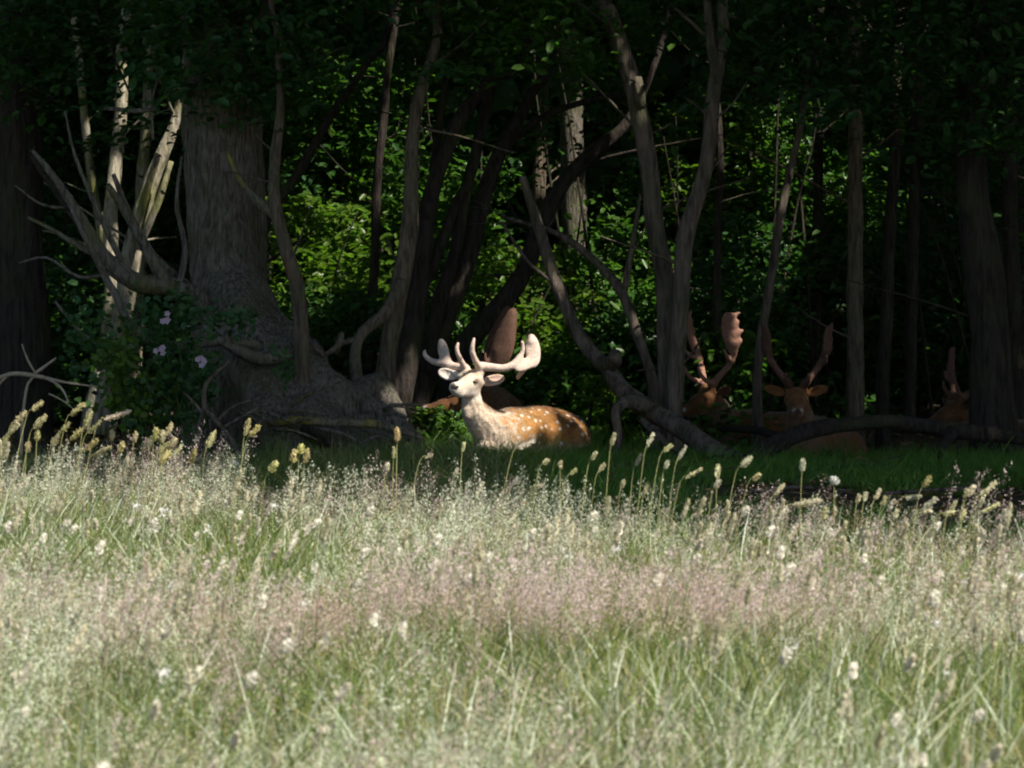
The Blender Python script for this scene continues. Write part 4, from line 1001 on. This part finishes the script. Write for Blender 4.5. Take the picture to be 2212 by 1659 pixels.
        if not tines:
            for z_, w_ in ((.42, .088), (.50, .070), (.58, .048), (.66, .028)): A_.ell(g(-.14, .28, z_), np.array([ax0, np.cross(n_, ax0), n_]), [.09, w_, .017], .05)
        side = np.cross(n_, ax0); side = side * (1 if side @ fw < 0 else -1)
        for z_ in (.42, .50, .58, .65) if tines else ():
            p0 = g(-.13, .285, z_); A_.cone(p0 + side * .03 * asc, p0 + side * (.075 + .012 * math.sin(z_ * 40)) * asc * palm + uu * .02, .016, .010, .03)
        Va, Fa = A_.build(.008)
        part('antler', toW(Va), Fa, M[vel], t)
    return t
def gp(u, v, d):
    p = px(u, v, d); return (p[0], p[1], float(gz(p[0], p[1])) - .01)
SHADE_COAT = RED * np.array([.40, .32, .30])  # main buck's coat darkened to stand in for shade on the bucks behind
buck('shadowed buck facing the camera over the log, dark nose with white muzzle', gp(1772, 940, 26.4), math.radians(-112), math.radians(20), .55, .54, .1, coat=SHADE_COAT, seed=2, pitch=.25, spread=.95, asc=.68)
buck('resting buck with one tall palm antler catching light above the log', gp(1676, 930, 27.6), math.radians(-158), math.radians(10), .50, .54, -.1, coat=SHADE_COAT * .8, seed=3, vel='velvet_brown', palm=1.15, pitch=.3, asc=.86)
buck('dim buck lying behind the right end of the log', gp(2225, 950, 26.8), math.radians(-172), math.radians(24), .46, .54, -.35, coat=SHADE_COAT * .55, seed=4, asc=.6, vel='velvet_dark')
buck('shadowed brown buck lying right behind the main buck', gp(1040, 940, 26.75), math.radians(-104), math.radians(-72), .27, .60, -.36, coat=SHADE_COAT * .75, seed=5, pitch=.05, palm=1.2, asc=.98, vel='velvet_dark', tines=False)

# ------------------------------------------------------------------ grasses
def strip(bag, base, tip, width, bend, col, col2=None, segs=4):
    base, tip = np.array(base, float), np.array(tip, float)
    d = tip - base; side = np.cross(d, rng.normal(size=3)); side /= np.linalg.norm(side) + 1e-9
    t = np.linspace(0, 1, segs + 1)[:, None]
    C = base + d * t + np.array(bend) * (t ** 2)
    w = width * (1 - t ** 2 * .9) * .5
    V = np.empty((2 * (segs + 1), 3)); V[0::2] = C - side * w; V[1::2] = C + side * w
    F = [[2 * i, 2 * i + 1, 2 * i + 3, 2 * i + 2] for i in range(segs)]
    c2 = col if col2 is None else col2
    cc = np.repeat(np.array(col) * (1 - t) + np.array(c2) * t, 2, 0)
    bag.add(V, F, cc); return C[-1], C[-1] - C[-2]
def spikelets(bag, P, size, col, updir):
    n = len(P); A = rng.normal(size=(n, 3)) * .5 + updir; A /= np.linalg.norm(A, axis=1)[:, None]
    B = np.cross(A, rng.normal(size=(n, 3))); B /= np.linalg.norm(B, axis=1)[:, None] + 1e-9
    L = (size * rng.uniform(.6, 1.3, n))[:, None]
    V = np.stack([P - A * L, P + B * L * .42, P + A * L, P - B * L * .42], 1).reshape(-1, 3)
    c = np.array(col)[None] * (1 + .35 * rng.uniform(-1, 1, (n, 1)))
    bag.add(V, np.arange(n)[:, None] * 4 + np.array([0, 1, 2, 3]), np.repeat(c, 4, 0))
WIND = np.array([.55, -.1, 0])
def t_green(h, n=26, rad=.09, c0=(.075, .12, .022), w=.005):
    b = Bag()
    for _ in range(n):
        p = np.array([*rng.normal(size=2) * rad, -.02]); hh = h * rng.uniform(.55, 1.15)
        lean = rng.normal(size=3) * .22 * hh * [1, 1, 0] + WIND * .1 * hh
        k = rng.uniform(.7, 1.3); y = rng.uniform(0, .7)
        c = np.array(c0) * k * [1 + y, 1 + .25 * y, 1]
        strip(b, p, p + lean + [0, 0, hh], w * rng.uniform(.7, 1.5), lean * 1.2 + [0, 0, -.12 * hh], c * .8, c * 1.15)
    return b
def t_panicle(h, n=11, rad=.10, pink=(.44, .345, .30)):
    b = Bag()
    for _ in range(n):
        p = np.array([*rng.normal(size=2) * rad, -.02]); hh = h * rng.uniform(.75, 1.2)
        lean = rng.normal(size=3) * .13 * hh * [1, 1, 0] + WIND * .22 * hh
        tip, dr = strip(b, p, p + lean + [0, 0, hh], .0032, lean * .5, (.17, .17, .06), (.46, .38, .25))
        dr = dr / np.linalg.norm(dr); m = 58; s_ = rng.uniform(0, 1, m); L = hh * .34
        r = rng.normal(size=(m, 3)) * ((.032 * (1 - s_ * .75)) * np.sqrt(rng.uniform(.1, 1, m)))[:, None]
        spikelets(b, tip - dr * (L * (1 - s_))[:, None] + r + dr * .02, .0042, np.array(pink) * rng.uniform(.8, 1.25), dr)
    return b
def head_geo(bag, base, dr, L, r, col):
    """dense furry flower spike with bristly outline"""
    dr = dr / np.linalg.norm(dr); a = np.cross(dr, [.3, 1, .2]); a /= np.linalg.norm(a); b_ = np.cross(dr, a)
    prof = [(0, .35), (.12, .85), (.35, 1.0), (.65, .95), (.88, .7), (1, .12)]; k = 7; V = []
    for (s_, w) in prof:
        for q in range(k):
            th = 2 * math.pi * q / k; rr = .82 * r * w * rng.uniform(.75, 1.2)
            V.append(base + dr * L * s_ + (a * math.cos(th) + b_ * math.sin(th)) * rr)
    F = [[i * k + q, i * k + (q + 1) % k, (i + 1) * k + (q + 1) % k, (i + 1) * k + q] for i in range(len(prof) - 1) for q in range(k)]
    bag.add(V, F, col)
    m = 110; s_ = rng.uniform(.03, .97, m); th = rng.uniform(0, 2 * math.pi, m)
    o_ = a * np.cos(th)[:, None] + b_ * np.sin(th)[:, None]; w = np.interp(s_, [x[0] for x in prof], [x[1] for x in prof])
    spikelets(bag, base + dr * (L * s_)[:, None] + o_ * (r * w * rng.uniform(.8, 1.25, m))[:, None], .0075, col, dr + o_ * .8)
def t_head(h, L, r, col):
    b = Bag(); lean = rng.normal(size=3) * .08 * h * [1, 1, 0] + WIND * .3 * h
    tip, dr = strip(b, (0, 0, -.02), lean + [0, 0, h], .0035, lean * .7, (.14, .16, .05), (.38, .36, .18))
    bb = Bag(); head_geo(b, tip, dr + WIND * .05, L, r, col)
    return b
def t_white(h):
    b = Bag(); lean = rng.normal(size=3) * .1 * h * [1, 1, 0]
    tip, dr = strip(b, (0, 0, -.02), lean + [0, 0, h], .003, lean * .5, (.10, .14, .04), (.2, .2, .1))
    spikelets(b, tip + rng.normal(size=(46, 3)) * .011, .008, (.80, .78, .73), np.array([0, 0, 1]))
    return b
TEMPL = {}
def templates(name, bags, mt):
    c = bpy.data.collections.new(name)
    for i, b in enumerate(bags):
        V, F, C = b.get(); o = bpy.data.objects.new('%s_%02d' % (name, i), mesh(name, V, F, mt, False, C)); c.objects.link(o)
    TEMPL[name] = (c, len(bags))
def scatter(name, label, P, rot, scl, coll, idx, kindlabel='grass'):
    c, n = TEMPL[coll]
    me = bpy.data.meshes.new(name); me.vertices.add(len(P)); me.vertices.foreach_set('co', np.asarray(P, np.float32).ravel())
    for nm, ty, dat in (('rot', 'FLOAT_VECTOR', rot), ('scl', 'FLOAT', scl), ('idx', 'INT', idx)):
        a = me.attributes.new(nm, ty, 'POINT')
        a.data.foreach_set('vector' if ty == 'FLOAT_VECTOR' else 'value', np.ascontiguousarray(dat, np.int32 if ty == 'INT' else np.float32).ravel())
    o = put(name, me); tag(o, label, kindlabel, None, 'stuff')
    g = bpy.data.node_groups.new(name + '_nodes', 'GeometryNodeTree')
    g.interface.new_socket('Geometry', in_out='INPUT', socket_type='NodeSocketGeometry'); g.interface.new_socket('Geometry', in_out='OUTPUT', socket_type='NodeSocketGeometry')
    gi, go = g.nodes.new('NodeGroupInput'), g.nodes.new('NodeGroupOutput')
    ip = g.nodes.new('GeometryNodeInstanceOnPoints'); ci = g.nodes.new('GeometryNodeCollectionInfo')
    ci.inputs['Collection'].default_value = c; ci.inputs['Separate Children'].default_value = True; ci.inputs['Reset Children'].default_value = True
    def na(nm, ty):
        a = g.nodes.new('GeometryNodeInputNamedAttribute'); a.data_type = ty; a.inputs['Name'].default_value = nm; return a.outputs['Attribute']
    g.links.new(gi.outputs[0], ip.inputs['Points']); g.links.new(ci.outputs[0], ip.inputs['Instance']); ip.inputs['Pick Instance'].default_value = True
    g.links.new(na('idx', 'INT'), ip.inputs['Instance Index'])
    er = g.nodes.new('FunctionNodeEulerToRotation'); g.links.new(na('rot', 'FLOAT_VECTOR'), er.inputs[0]); g.links.new(er.outputs[0], ip.inputs['Rotation'])
    g.links.new(na('scl', 'FLOAT'), ip.inputs['Scale']); g.links.new(ip.outputs[0], go.inputs[0])
    m = o.modifiers.new('scatter', 'NODES'); m.node_group = g
    return o
def scat(name, label, XY, coll, smin, smax, tilt=.12, yaw=math.pi, idx=None):
    n = len(XY); P = np.column_stack([XY, gz(XY[:, 0], XY[:, 1])])
    rot = np.column_stack([rng.normal(size=n) * tilt, rng.normal(size=n) * tilt, rng.uniform(-yaw, yaw, n)])
    k = TEMPL[coll][1]
    return scatter(name, label, P, rot, rng.uniform(smin, smax, n), coll, rng.integers(0, k, n) if idx is None else idx)

def t_dry(h, n=12, rad=.10, c0=(.56, .53, .37)):
    b = Bag()
    for _ in range(n):
        p = np.array([*rng.normal(size=2) * rad, -.02]); hh = h * rng.uniform(.6, 1.2)
        lean = rng.normal(size=3) * .20 * hh * [1, 1, 0] + WIND * .22 * hh
        c = np.array(c0) * rng.uniform(.7, 1.25)
        droop = -.35 * hh * rng.uniform(0, 1.4) ** 2
        strip(b, p, p + lean + [0, 0, hh], rng.uniform(.004, .010), lean * rng.uniform(.2, 1.0) + [0, 0, droop], c * [.6, .75, .5], c, 5)
    return b
templates('green_tuft', [t_green(.32, c0=(.11, .165, .045), w=.0065), t_green(.36, c0=(.08, .15, .03), w=.0065), t_green(.28, c0=(.17, .20, .09), w=.007), t_green(.34, c0=(.10, .16, .07), w=.0075), t_green(.32, c0=(.25, .27, .15), w=.0065)], M['grass'])
templates('dry_tuft', [t_dry(.34, c0=(.54, .58, .41)), t_dry(.36, c0=(.66, .69, .55)), t_dry(.32, c0=(.36, .46, .22)), t_dry(.35, c0=(.52, .50, .36)), t_dry(.36, 9, c0=(.76, .78, .66))], M['straw'])
templates('bent_tuft', [t_panicle(.42, pink=(.56, .44, .40)), t_panicle(.46, pink=(.60, .47, .45)), t_panicle(.38, pink=(.48, .52, .34)), t_panicle(.42, pink=(.60, .63, .48)), t_panicle(.38, pink=(.46, .33, .28))], M['straw'])
templates('head_stalk', [t_head(.44, .075, .008, (.66, .62, .47)), t_head(.46, .095, .0085, (.62, .58, .42)), t_head(.40, .06, .009, (.70, .66, .54)), t_head(.44, .085, .0075, (.56, .52, .36)), t_head(.38, .05, .011, (.74, .71, .62)), t_white(.40), t_white(.34)], M['straw'])
templates('lawn_tuft', [t_green(.085, 34, .06, (.065, .17, .03), .0035), t_green(.11, 34, .07, (.07, .18, .03), .0035), t_green(.07, 30, .06, (.06, .12, .03), .0035)], M['grass'])

def spread(n, x0, x1, y0, y1):
    XY = np.stack([rng.uniform(x0, x1, n), rng.uniform(y0, y1, n)], -1)
    return XY[np.abs(XY[:, 0]) < .14 * XY[:, 1] + 1.6]
def meadow_mask(XY, soft=.4):
    e = y_edge(XY[:, 0]) + .9 * fbm(np.column_stack([XY * 1.1, 0 * XY[:, 0]]), 2)
    return XY[:, 1] < e + rng.normal(size=len(XY)) * soft * .5
def nz(XY, s_, o_): return fbm(np.column_stack([XY[:, 0] * s_, XY[:, 1] * s_ * .8, 0 * XY[:, 0] + o_]), 3)
XY = spread(9500, -5.2, 5.2, 6.2, 21.5); XY = XY[meadow_mask(XY)]
scat('meadow_grass', 'green grass blades filling the sunny meadow', XY, 'green_tuft', .75, 1.25)
XY = spread(12000, -5.2, 5.2, 6.2, 21.5); XY = XY[meadow_mask(XY)]
ok = rng.uniform(-.5, .4, len(XY)) < nz(XY, .7, 14.0) + .05 - .7 * np.exp(-(((XY[:, 0] + .2) / .7) ** 2 + ((XY[:, 1] - 10.9) / .55) ** 2)) - .3 * np.exp(-(((XY[:, 0] + 1.0) / .4) ** 2 + ((XY[:, 1] - 15.5) / .6) ** 2)); XY = XY[ok]
scat('dry_grass', 'bleached dry blades leaning through the meadow', XY, 'dry_tuft', .75, 1.2, .12, .8)
XY = spread(8000, -5.2, 5.2, 6.2, 21.8); XY = XY[meadow_mask(XY)]
edge = np.exp(-np.clip(y_edge(XY[:, 0]) - XY[:, 1], 0, 9) / 1.0)
cen = np.exp(-((XY[:, 1] - 12.7 - .25 * XY[:, 0]) / .9) ** 2 - ((XY[:, 0] - .1) / 1.3) ** 2)
g = nz(XY, .6, 4.0) * .9 + .75 * cen + .55 * edge
ok = rng.uniform(-.2, .7, len(XY)) < g + .02; XY, g, cen, edge = XY[ok], g[ok], cen[ok], edge[ok]
kind = np.where(.8 * cen + .6 * edge + .6 * nz(XY, .5, 9.0) + rng.normal(size=len(XY)) * .18 > .42, rng.choice([0, 1, 4], len(XY)), rng.choice([2, 3, 3, 0], len(XY)))
scat('bent_grass', 'pinkish dry flowering grass haze over the meadow', XY, 'bent_tuft', .75, 1.15, .10, .7, kind)
XY = spread(8000, -5.2, 5.2, 6.2, 21.5); XY = XY[meadow_mask(XY, .3)]
ok = rng.uniform(-.5, .9, len(XY)) < nz(XY, .8, 21.0) - .12
ok &= (rng.uniform(0, 1, len(XY)) < np.clip((XY[:, 1] - 7) / 7, .3, 1)); ok &= (XY[:, 1] < y_edge(XY[:, 0]) - 1.6) | (rng.uniform(0, 1, len(XY)) < .35); XY = XY[ok]
scat('soft_grass', 'pale cream seed heads scattered through the meadow', XY, 'head_stalk', .7, 1.1, .14, .9, rng.choice([0, 1, 2, 3, 4] * 6 + [5, 6], len(XY)))
XY = spread(9000, -3.0, 7.0, 18.5, 28.5); XY = XY[~meadow_mask(XY, .2) & (XY[:, 1] < 27.6 + XY[:, 0] * .1)]
bare = nz(XY, 1.3, 33.0) + .9 * np.exp(-((XY[:, 1] - (21.2 - .2 * (XY[:, 0] - 2))) / .75) ** 2) * sm(.3, 1.3, XY[:, 0])
XY = XY[(bare < .22) & (XY[:, 0] > -1.2 + .2 * rng.normal(size=len(XY)))]
scat('lawn_grass', 'short dark green turf in the shade at the wood edge', XY, 'lawn_tuft', .8, 1.8, .1)
XY = spread(1500, -5.0, 0.2, 19.0, 24.2); XY = XY[~meadow_mask(XY, .2)]
scat('rank_grass', 'rank shaded grass at the foot of the old trunk', XY, 'green_tuft', .4, .8, .15)

# ------------------------------------------------------------------ single tall stalks along the meadow edge
def stalk(u, v, tilt, Lpx, label, group, fat=1.0, col=(.58, .54, .36), y=None):
    """head centred at (u, v), leaning tilt degrees to the right"""
    x_guess = (u - 1106) / FV * 18
    d = y if y is not None else float(y_edge(x_guess)) + rng.uniform(-.9, .25)
    c = px(u, v, d); L = Lpx * d / FV; a = math.radians(tilt)
    dr = np.array([math.sin(a), rng.uniform(-.2, .2), math.cos(a)]); dr /= np.linalg.norm(dr)
    h0 = c - dr * L * .5
    r = .0085 * fat * rng.uniform(.85, 1.2)
    bx_ = h0[0] - math.sin(a) * .28 * max(h0[2], .15); by_ = d + rng.uniform(-.06, .06); bz = float(gz(bx_, by_)) - .02
    col = np.array(col) * rng.uniform(.8, 1.15) * np.array([1, rng.uniform(.92, 1.06), rng.uniform(.8, 1.2)]); r *= rng.uniform(.75, 1.15)
    t = thing('grass_stalk', label, 'grass stalk', (bx_, by_, bz), group)
    P = [np.array([bx_, by_, bz]), np.array([bx_ * .55 + h0[0] * .45, (by_ + h0[1]) / 2, bz * .4 + h0[2] * .6]), h0 - dr * .03, h0 + dr * .01]
    V, F = tube(P, [.0024, .002, .0017, .0016], 5, .06, 0, 0)
    part('stem', V, F, M['stem_straw'], t)
    b = Bag(); head_geo(b, h0, dr, L, r, np.array(col) * rng.uniform(.85, 1.15)); V, F, C = b.get()
    part('seed_head', V, F, M['straw'], t, C)
    return t
M['stem_straw'] = plain('stem_straw', (.26, .25, .10), .7, .2)
ZONES = [(-50, 70, 'before the far left trunk'), (70, 130, 'right of the far left trunk'), (130, 230, 'before the sunlit split trunks'), (230, 345, 'before the left part of the bramble'), (345, 400, 'before the right part of the bramble'),
         (400, 800, 'before the root mound'), (800, 1000, 'left of the chest of the main buck'), (1000, 1200, 'before the belly of the main buck'), (1200, 1310, 'before the rump of the main buck'), (1310, 1420, 'before the dead leaning trunk'),
         (1420, 1530, 'before the foot of the twin trunks'), (1530, 1700, 'before the low end of the log'), (1700, 1880, 'before the middle of the shaded lawn'), (1880, 1960, 'right of the middle of the lawn'), (1960, 2060, 'before the right part of the lawn'), (2060, 2300, 'at the right end of the meadow edge')]
NTH = ['first', 'second', 'third', 'fourth', 'fifth', 'sixth', 'seventh', 'eighth', 'ninth', 'tenth']
ZN = {}
def zone(u, what):
    for lo, hi, w in ZONES:
        if lo <= u < hi:
            k = ZN.get(w, 0); ZN[w] = k + 1
            return '%s from the left of the %ss %s' % (NTH[k], what, w) if False else '%s %s, %s from the left there' % (what, w, NTH[k])
GL, GM, GR = 'tall seeding stalks along the left meadow edge', 'tall seeding stalks before the main buck', 'tall seeding stalks before the log'
for (u, v, a, L) in sorted([(44, 901, 45, 40), (81, 877, 50, 34), (87, 911, 42, 40), (168, 884, 48, 42), (191, 904, 25, 36), (205, 922, 45, 40), (165, 938, 45, 38), (81, 941, 5, 24), (198, 961, 50, 40), (222, 974, 60, 46),
                     (262, 966, 20, 28), (242, 940, 5, 24), (292, 944, 10, 26), (319, 960, 35, 40), (336, 938, 12, 30), (350, 942, 8, 28), (366, 927, 25, 30), (356, 968, 45, 40), (372, 958, 40, 32), (356, 988, 40, 40), (383, 974, 40, 36),
                     (417, 985, 25, 36), (457, 948, 25, 44), (12, 950, 25, 36), (30, 925, 40, 34), (120, 950, 30, 30), (140, 925, 45, 34), (60, 965, 10, 26), (591, 1008, 40, 28), (635, 985, 15, 30), (662, 985, 12, 32), (650, 970, 12, 22)]):
    stalk(u, v, a, L, zone(u, 'yellow-green seeding stalk'), GL, 1.5, (.50, .46, .24))
stalk(255, 897, 72, 64, 'longest drooping fluffy seed head at the left meadow edge', GL, 1.5, (.60, .55, .40))
stalk(534, 922, 15, 40, 'tall pair of seed heads before the root mound, left one', GL, 1.5, (.52, .46, .25)); stalk(551, 930, 40, 34, 'tall pair of seed heads before the root mound, right one', GL, 1.5, (.55, .5, .28))
for (u, v, a, L) in sorted([(1001, 965, 5, 26), (1180, 998, 40, 24), (1211, 1005, 10, 20), (1239, 1019, 45, 24), (927, 985, 50, 26), (851, 978, 5, 30), (836, 1008, 10, 26), (1113, 1040, 30, 24), (1167, 1049, 65, 26),
                     (1325, 948, 25, 36), (1405, 950, 25, 38), (1300, 1010, 30, 32), (1380, 992, 8, 30), (1443, 968, 40, 24), (1474, 978, 25, 40), (1500, 1022, 60, 44), (1283, 985, 20, 26), (1440, 1004, 15, 26), (1345, 1045, 5, 24), (1225, 1070, 5, 30), (1395, 1058, 10, 28), (1130, 1090, 15, 26), (985, 1020, 30, 26)]):
    stalk(u, v, a + rng.uniform(-12, 18), L * rng.uniform(.65, 1.0), zone(u, 'cream seeding stalk'), GM, .72, (.62, .58, .42))
stalk(858, 938, 2, 34, 'upright orange-cream seed head beside the lichen-covered limb', GM, 1.3, (.62, .50, .30)); stalk(1138, 960, 62, 40, 'leaning seed head overlapping the belly of the main buck', GM, 1.1, (.62, .56, .40))
for (u, v, a, L) in sorted([(1684, 1057, 40, 36), (1854, 1077, 15, 24), (1869, 1072, 5, 22), (1896, 1067, 15, 28), (1909, 1082, 15, 26), (1926, 1090, 30, 32), (1973, 1074, 65, 40), (2007, 1089, 50, 46), (2000, 1106, 75, 32), (2087, 1065, 12, 30), (2098, 1060, 35, 28),
                     (2060, 1092, 35, 30), (2141, 1097, 60, 44), (1781, 1109, 15, 28), (1802, 1107, 5, 30), (2050, 1108, 65, 30), (1935, 1110, 15, 26), (1634, 1030, 35, 22), (2120, 1085, 20, 26), (2080, 1112, 30, 30), (1550, 1045, 20, 26)]):
    stalk(u, v, a + rng.uniform(-5, 15), L * rng.uniform(.75, 1.0), zone(u, 'pale seeding stalk'), GR, .85, (.60, .57, .38))
stalk(1734, 1004, 5, 28, 'tall upright pale seed head against the shaded lawn', GR, 1.3, (.7, .68, .5)); stalk(1802, 1038, 0, 17, 'short round white seed head against the shaded lawn', GR, 2.0, (.75, .73, .66))
stalk(1613, 997, 45, 34, 'white-lit leaning seed head at the low end of the log', GR, 1.2, (.72, .69, .56)); stalk(1744, 1086, 78, 66, 'long fluffy drooping white seed head before the shaded lawn', GR, 1.4, (.72, .69, .56))
stalk(2003, 1040, 35, 30, 'solitary yellow seed head above the others at far right', GR, 1.0, (.5, .5, .25)); stalk(2136, 1055, 48, 48, 'long slanting seed head at the right end of the meadow edge', GR, 1.0, (.62, .6, .38)); stalk(1550, 1018, 4, 32, 'upright seed head left of the low end of the log', GR, 1.2, (.68, .66, .46))

# ------------------------------------------------------------------ litter on the wood floor
n = 9000
XY = np.stack([rng.uniform(-4.5, 6, n), rng.uniform(18.5, 29, n)], -1); XY = XY[XY[:, 1] > y_edge(XY[:, 0]) + .6]
P = np.column_stack([XY, gz(XY[:, 0], XY[:, 1]) + rng.uniform(.008, .03, len(XY))])
V, F, C = leaf_mesh(P, rng.normal(size=P.shape) * .35 + [0, 0, 1], rng.uniform(.03, .08, len(P)), tint(len(P), (.16, .10, .055), .6, .2))
tag(put('leaf_litter', mesh('leaf_litter', V, F, M['leaf_soft'], False, C)), 'brown dead leaves strewn over the shaded ground', 'leaf litter', None, 'stuff')
STICK = ['lying on the bare strip before the lawn', 'lying on the lawn under the log', 'lying below the dead leaning trunk', 'lying before the feet of the twin trunks', 'lying left of the lawn', 'lying at the right end of the bare strip']
for k, (u, v, d, L, a) in enumerate([(1720, 1075, 21.6, .7, .3), (1880, 985, 23.9, .6, -.4), (1400, 1015, 23.6, .8, .2), (1500, 1040, 22.6, .6, -.7), (1350, 1050, 22.2, .5, .9), (2080, 1070, 21.7, .9, .1)]):
    c = px(u, v, d); c[2] = gz(c[0], c[1]); dv = np.array([math.cos(a), math.sin(a), 0])
    t = thing('fallen_stick', 'thin dead stick ' + STICK[k], 'stick', c, 'sticks on the shaded ground')
    e0, e1 = c - dv * L / 2, c + dv * L / 2; m1 = c + np.array([-dv[1], dv[0], 0]) * .06
    limb(t, 'stick', [(*(e0 + [0, 0, .03]), .012, 'w'), (*(m1 + [0, 0, .05]), .011, 'w'), (*(e1 + [0, 0, .03]), .005, 'w')], 'bark_grey', 6, .15, .02, .05)
    limb(t, 'side_twig', [(*(m1 + [0, 0, .05]), .007, 'w'), (*(m1 + dv * .15 + np.array([-dv[1], dv[0], .5]) * .2), .003, 'w')], 'bark_grey', 5, .15, .02, .05)
